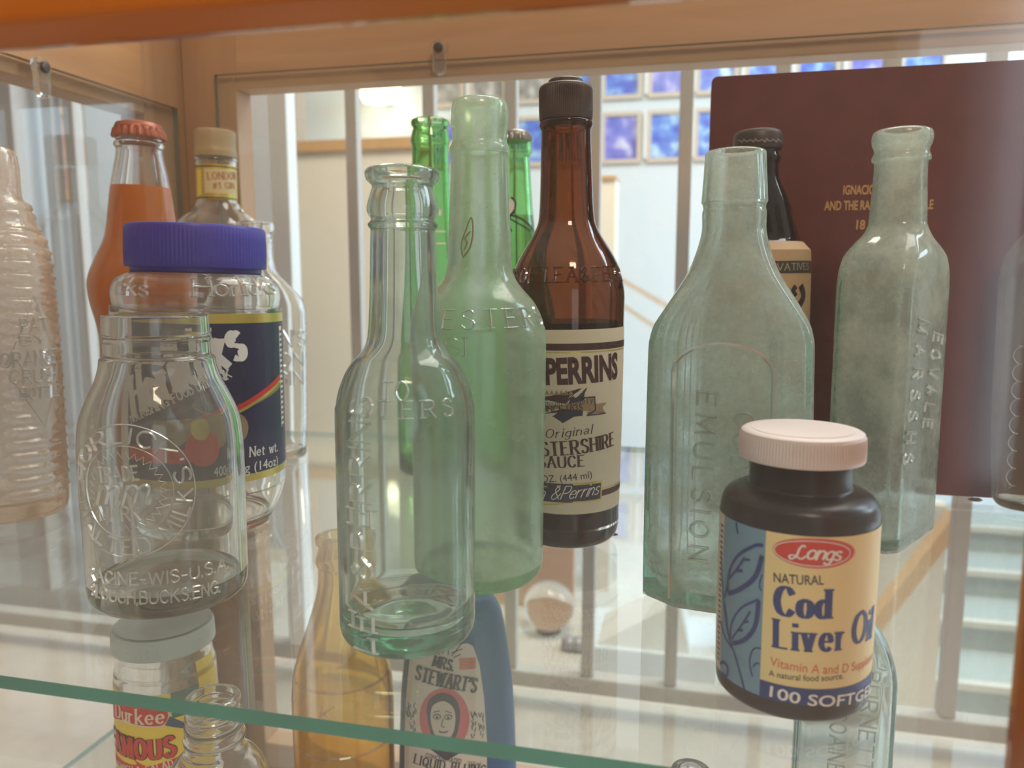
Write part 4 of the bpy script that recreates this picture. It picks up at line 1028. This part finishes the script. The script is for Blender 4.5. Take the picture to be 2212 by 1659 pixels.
# left hall: three white posts and a framed picture on the left wall
for k, (px, w) in enumerate(((30, .030), (114, .010), (160, .010))):
    p = at_d(px, 300, 1.55); w *= 1.24
    mb = MB(); mb.box((-w, -w, -.6), (w, w, 1.0)); o = mb.build('white_post', plain('hall_post_paint', (.42, .40, .40), .5), None, smooth=0, bevel=.003); o.location = (p.x, p.y, .1)
    tag(o, ['broad white post seen through the left glass side, at the photo edge', 'slim white post seen through the left glass side, left of its twin', 'slim white post seen through the left glass side, nearest the orange soda'][k], 'post', 'white posts beyond the left glass side')

ZF = -.47; ZFL = -1.05; Yw = 4.35
def slab(name, lo, hi, mat):
    mb = MB(); c = [(lo[i]+hi[i])/2 for i in range(3)]
    mb.box([lo[i]-c[i] for i in range(3)], [hi[i]-c[i] for i in range(3)]); o = mb.build(name, mat, None, smooth=0); o.location = c; return structure(o)
slab('floor', (-3, -2.4, ZF-.1), (3.4, Yr+.05, ZF), M_floor)
slab('floor_lower', (-3, Yr+.05, ZFL-.1), (5, Yw+.1, ZFL), plain('pale_lower_carpet', (.68, .66, .63), .95, .1, var=.05, scale=20))
slab('wall_back', (-3, Yw, ZFL), (5, Yw+.1, 2.6), M_wallw)
slab('wall_left', (-3.1, -2.4, ZFL), (-3, Yw+.1, 2.6), plain('beige_hall_paint', (.42, .35, .29), .9, .2))
slab('wall_unseen', (-3, -2.5, ZF), (3.4, -2.4, 2.6), plain('unseen_wall_paint', (.30, .24, .19), .9, .2))  # unseen dark wall, added to cut sky reflections in the front pane
# half wall of the landing with an oak cap
Yh = 2.9
h0 = on_y(500, 310, Yh).x; h1 = on_y(945, 310, Yh).x; hz = on_y(800, 312, Yh).z
slab('wall_landing', (h0-1.6, Yh, ZFL), (h1, Yh+.12, hz-.02), M_wallb)
slab('trim_1', (h0-1.6, Yh-.02, hz-.02), (h1+.02, Yh+.14, hz+.02), M_trim)
slab('wall_stair_head', (on_y(1300, 380, Yh).x, Yh, ZFL), (on_y(1330, 380, Yh).x, Yh+.12, on_y(1310, 388, Yh).z), M_wallb)
slab('trim_2', (on_y(1299, 380, Yh).x, Yh-.01, on_y(1310, 388, Yh).z), (on_y(1331, 380, Yh).x, Yh+.13, on_y(1310, 380, Yh).z), M_trim)
# room behind the half wall
slab('wall_recess', (on_y(300, 300, 3.6).x, 3.6, ZFL), (on_y(640, 300, 3.6).x, 3.7, 2.6), plain('taupe_wall_paint', (.40, .33, .27), .9, .2))

# wall lamp
pl = on_y(820, 196, 4.2); lamp = empty('wall_lamp', pl); tag(lamp, 'glowing warm wall lamp high on the cream wall, left of the framed pictures', 'lamp')
mb = MB(); mb.rings([[(r*math.cos(t), r*.6*math.sin(t), z) for t in [2*math.pi*k/24 for k in range(24)]] for r, z in ((.02, -.075), (.09, -.06), (.125, 0), (.11, .06), (.03, .075))])
mb.build('lamp_shade', emit('lamp_glow', (1.0, .88, .60), 5), lamp)
pt = bpy.data.lights.new('lamp_bulb', 'POINT'); pt.energy = 3.5; pt.color = (1, .84, .5); pt.shadow_soft_size = .06; po = bpy.data.objects.new('lamp_bulb', pt); COL.objects.link(po); po.location = (pl.x, pl.y-.14, pl.z-.1)
mb = MB(); mb.box((-.03, .06, -.05), (.03, .15, .05)); mb.build('wall_bracket', M_railw, lamp, smooth=0)

# framed pictures on the far wall
def picmat(name, c0, c1, c2):
    m, nt, out = newmat(name); tc = N(nt, 'ShaderNodeTexCoord'); oi = N(nt, 'ShaderNodeObjectInfo')
    ad = N(nt, 'ShaderNodeVectorMath'); ad.operation = 'ADD'; sc = N(nt, 'ShaderNodeVectorMath'); sc.operation = 'SCALE'; sc.inputs[3].default_value = 7
    cmb = N(nt, 'ShaderNodeCombineXYZ'); L(nt, oi.outputs['Random'], cmb.inputs[0]); L(nt, oi.outputs['Random'], cmb.inputs[1]); L(nt, cmb.outputs[0], sc.inputs[0])
    L(nt, tc.outputs['Object'], ad.inputs[0]); L(nt, sc.outputs[0], ad.inputs[1])
    nz = N(nt, 'ShaderNodeTexNoise'); nz.inputs['Scale'].default_value = 13; nz.inputs['Detail'].default_value = 2; L(nt, ad.outputs[0], nz.inputs['Vector'])
    r = N(nt, 'ShaderNodeValToRGB'); e = r.color_ramp.elements; e[0].position = .35; e[1].position = .72; e[0].color = c4(c0); e[1].color = c4(c2)
    k = e.new(.54); k.color = c4(c1)
    p = N(nt, 'ShaderNodeBsdfPrincipled'); p.inputs['Roughness'].default_value = .3
    L(nt, nz.outputs['Fac'], r.inputs[0]); L(nt, r.outputs[0], p.inputs['Base Color']); L(nt, p.outputs[0], out.inputs[0]); return m
M_picb = picmat('blue_print', (.06, .11, .62), (.14, .30, .80), (.62, .86, .95))
M_picp = picmat('violet_print', (.12, .16, .62), (.26, .26, .76), (.72, .74, .92))
M_picg = picmat('grey_print', (.22, .20, .19), (.42, .40, .38), (.75, .74, .72))
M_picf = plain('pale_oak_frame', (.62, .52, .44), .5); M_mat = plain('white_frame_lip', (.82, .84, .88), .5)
xA = on_y(1342, 300, Yw).x; pitch = on_y(1442, 300, Yw).x - xA
zl0, zl1 = on_y(1342, 354, Yw).z, on_y(1342, 243, Yw).z; zu0 = on_y(1342, 216, Yw).z; zu1 = zu0 + (zl1-zl0)
ordn = ['first', 'second', 'third', 'fourth', 'fifth', 'sixth', 'seventh', 'eighth', 'ninth', 'tenth', 'eleventh']
def picture(k, row, i):
    x = xA + pitch*k; z0, z1 = (zl0, zl1) if row == 0 else (zu0, zu1); w = pitch*.44
    grey = k < -1 and row == 1
    r = empty('framed_picture', (x, Yw, (z0+z1)/2)); h = (z1-z0)/2
    colr = 'grey' if grey else ('violet' if (k*3+row) % 4 == 0 else 'blue')
    tag(r, 'oak-framed %s picture on the far wall, %s row, %s from the left' % (colr, 'upper' if row else 'lower', ordn[i]), 'picture', 'framed pictures on the far white wall')
    mb = MB()
    for lo, hi in (((-w, -.025, -h), (-w+.022, 0, h)), ((w-.022, -.025, -h), (w, 0, h)), ((-w+.022, -.025, -h), (w-.022, 0, -h+.022)), ((-w+.022, -.025, h-.022), (w-.022, 0, h))): mb.box(lo, hi)
    mb.build('frame', M_picf, r, smooth=0)
    mb = MB(); mb.box((-w+.022, -.012, -h+.022), (w-.022, -.004, h-.022)); mb.build('picture', M_picg if grey else (M_picp if colr == 'violet' else M_picb), r, smooth=0)
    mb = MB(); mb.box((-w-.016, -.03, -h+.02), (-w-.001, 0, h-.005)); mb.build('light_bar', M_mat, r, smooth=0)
for i, k in enumerate(range(-4, 7)): picture(k, 1, i)
for i, k in enumerate(range(-4, 3)): picture(k, 0, i)

# stair beyond: sloped oak handrails and steps
Ys = 3.4
def sloped(name, pts, Y, th, dep, mat, label, cat):
    a, b = on_y(*pts[0], Y), on_y(*pts[1], Y); c = (a+b)/2; d = (b-a); n = Vector((-d.z, 0, d.x)).normalized()*th
    mb = MB(); q = [a-n, b-n, b+n, a+n]; vs = [p - c for p in q] + [p + Vector((0, dep, 0)) - c for p in q]
    mb.add(vs, [(0,1,2,3),(7,6,5,4),(0,4,5,1),(1,5,6,2),(2,6,7,3),(3,7,4,0)]); o = mb.build(name, mat, None, smooth=0); o.location = c
    return tag(o, label, cat)
sloped('stair_handrail', ((1240, 545), (1620, 765)), 3.5, .012, .04, M_picf, 'pale sloping handrail beyond the brown bottle, upper of two', 'handrail')
sloped('stair_handrail', ((1240, 590), (1600, 830)), 3.5, .010, .04, M_picf, 'pale sloping rail beyond the brown bottle, lower of two', 'handrail')
sloped('stair_handrail', ((1640, 1685), (2075, 1120)), 1.75, .013, .05, plain('honey_handrail', (.80, .48, .22), .4), 'honey wood rail sloping up to the right, seen through the shelf', 'handrail')
slab('wall_stair', (on_y(1560, 1300, 2.0).x, 2.0, ZFL), (on_y(2035, 1300, 2.0).x, 2.06, on_y(1900, 1085, 2.0).z), M_wallb)
st = empty('staircase', on_y(2120, 1300, 2.2)); tag(st, 'grey-blue carpeted stair with pale nosings at the right, seen through the shelf', 'stairs')
xs0 = on_y(2034, 1300, 2.1).x - st.location.x
M_tread = plain('grey_blue_carpet', (.44, .50, .49), .9); M_nose = plain('pale_nosing', (.72, .68, .60), .5)
for i, y in enumerate((1480, 1345, 1235, 1140)):
    Yq = 2.12 + i*.24; z = on_y(2120, y, Yq).z
    mb = MB(); mb.box((xs0, Yq-st.location.y, ZFL-st.location.z), (xs0+1.5, Yq+.24-st.location.y, z-.012-st.location.z)); mb.build('step', M_tread, st, smooth=0)
    mb = MB(); mb.box((xs0, Yq-.015-st.location.y, z-.0119-st.location.z), (xs0+1.5, Yq+.012-st.location.y, z+.006-st.location.z)); mb.build('nosing', M_nose, st, smooth=0)

# side table with shiny things down in the hall
tb = empty('side_table', on_y(1200, 1440, 2.0)); tb.location.z = ZFL; tt_ = on_y(1200, 1400, 2.0).z - ZFL
tag(tb, 'low pale table far below, seen under the brown bottle', 'table')
mb = MB(); mb.box((-.45, -.1, tt_-.03), (.075, .35, tt_)); mb.build('table_top', plain('pale_laminate', (.62, .56, .50), .5), tb, smooth=0, bevel=.004)
for x in (-.4, .045):
    for y in (-.06, .3):
        mb = MB(); mb.box((x-.02, y-.02, 0), (x+.02, y+.02, tt_-.03)); mb.build('leg', M_trim, tb, smooth=0)
gz = ZFL + tt_
p = on_y(1105, 1400, 2.2)
mb = MB(); mb.box((-.17, 0, 0), (.15, .03, .20)); o = mb.build('orange_panel', plain('terracotta_print', (.66, .40, .27), .6), None, smooth=0, bevel=.003); o.location = (p.x+.03, 2.25, gz+.0005)
tag(o, 'orange-brown board standing on the low table behind the glass ball', 'board')
p = on_y(1185, 1380, 2.1); ball = empty('glass_ball', (p.x, 2.1, gz+.0005)); tag(ball, 'shiny glass ball sparkling on the low table below the brown bottle', 'glass ball')
Rb = .072; mb = MB(); mb.rings([[(Rb*math.sin(a)*math.cos(t), Rb*math.sin(a)*math.sin(t), Rb*1.05 - Rb*math.cos(a)) for t in [2*math.pi*k/32 for k in range(32)]] for a in [math.pi*(j+.5)/20 for j in range(20)]])
mb.build('ball', glass('crystal', (1, 1, 1), 1, (0, .02), rough=.0), ball)
mb = MB(); mb.tube([(0, 0, 0), (0, 0, .006)], .035, 24); mb.build('stand', P_black, ball)
for px, lab in ((1230, 'grey pebble-like ornament right of the glass ball'), (1250, 'small grey ornament at the end of the low table')):
    q = on_y(px, 1385, 2.0); mb = MB(); mb.rings([[(r*math.cos(t), r*math.sin(t), z) for t in [2*math.pi*k/16 for k in range(16)]] for r, z in ((.012, 0), (.024, .012), (.02, .03), (.006, .04))])
    o = mb.build('ornament', plain('grey_glaze', (.3, .29, .32), .25), None); o.location = (q.x, 2.0, gz+.0005); tag(o, lab, 'ornament')
p = on_y(1380, 1395, 2.0); mb = MB()
mb.add([(-.11, 0, 0), (.13, 0, 0), (.13, .2, 0), (-.11, .2, 0), (.10, .02, .13), (.10, .18, .13)], [(0,1,2,3)[::-1], (0,1,4), (1,2,5,4), (2,3,5), (3,0,4,5)])
o = mb.build('white_wedge', plain('white_card', (.85, .84, .82), .5), None, smooth=0); o.location = (p.x, 2.0, on_y(1380, 1400, 2.0).z); tag(o, 'white wedge-shaped model on a plinth, between the brown and hazy bottles', 'model')
mb = MB(); zz = o.location.z - ZFL - .0008; mb.box((-.14, -.02, 0), (.2, .24, zz)); q = mb.build('plinth', M_wallw, None, smooth=0); q.location = (p.x, 2.0, ZFL); tag(q, 'white plinth under the wedge-shaped model', 'plinth')

# left wall picture and pale panel
lp = at_d(96, 330, 2.0); fr = empty('framed_picture', lp); tag(fr, 'red-toned picture in an orange wood frame seen through the left glass side', 'picture')
fr.rotation_euler = (0, 0, R_(38))
mb = MB(); mb.box((-.075, 0, -.09), (.075, .02, .095)); mb.build('picture', picmat('red_print', (.40, .20, .17), (.50, .30, .26), (.6, .45, .40)), fr, smooth=0)
mb = MB()
for lo, hi in (((-.09, -.006, -.115), (.09, .02, -.09)), ((-.09, -.006, .095), (.09, .02, .115)), ((-.09, -.006, -.09), (-.075, .02, .095)), ((.075, -.006, -.09), (.09, .02, .095))): mb.box(lo, hi)
mb.build('frame', M_trim, fr, smooth=0)
wl = at_d(120, 420, 2.3); o = slab('wall_hall', (-.5, 0, -1.3), (.75, .08, 1.0), plain('grey_hall_paint', (.30, .28, .27), .9, .2)); o.location = (wl.x, wl.y, wl.z); o.rotation_euler = (0, 0, R_(38))

# unseen bright window behind the viewer, added for the glare mirrored in the front glass
wi = MB(); wi.box((-.6, -.02, -.9), (.6, .02, .9)); o = wi.build('glare_window', emit('glare_pane', (.88, .92, 1.0), 2.0), None, smooth=0); o.location = (1.42, -2.2, .45); structure(o)
mb = MB()
for lo, hi in (((-.68, -.04, -.98), (-.6, .06, .98)), ((.6, -.04, -.98), (.68, .06, .98)), ((-.6, -.04, -.98), (.6, .06, -.9)), ((-.6, -.04, .9), (.6, .06, .98))): mb.box(lo, hi)
wf = mb.build('glare_window_frame', M_railw, o, smooth=0)
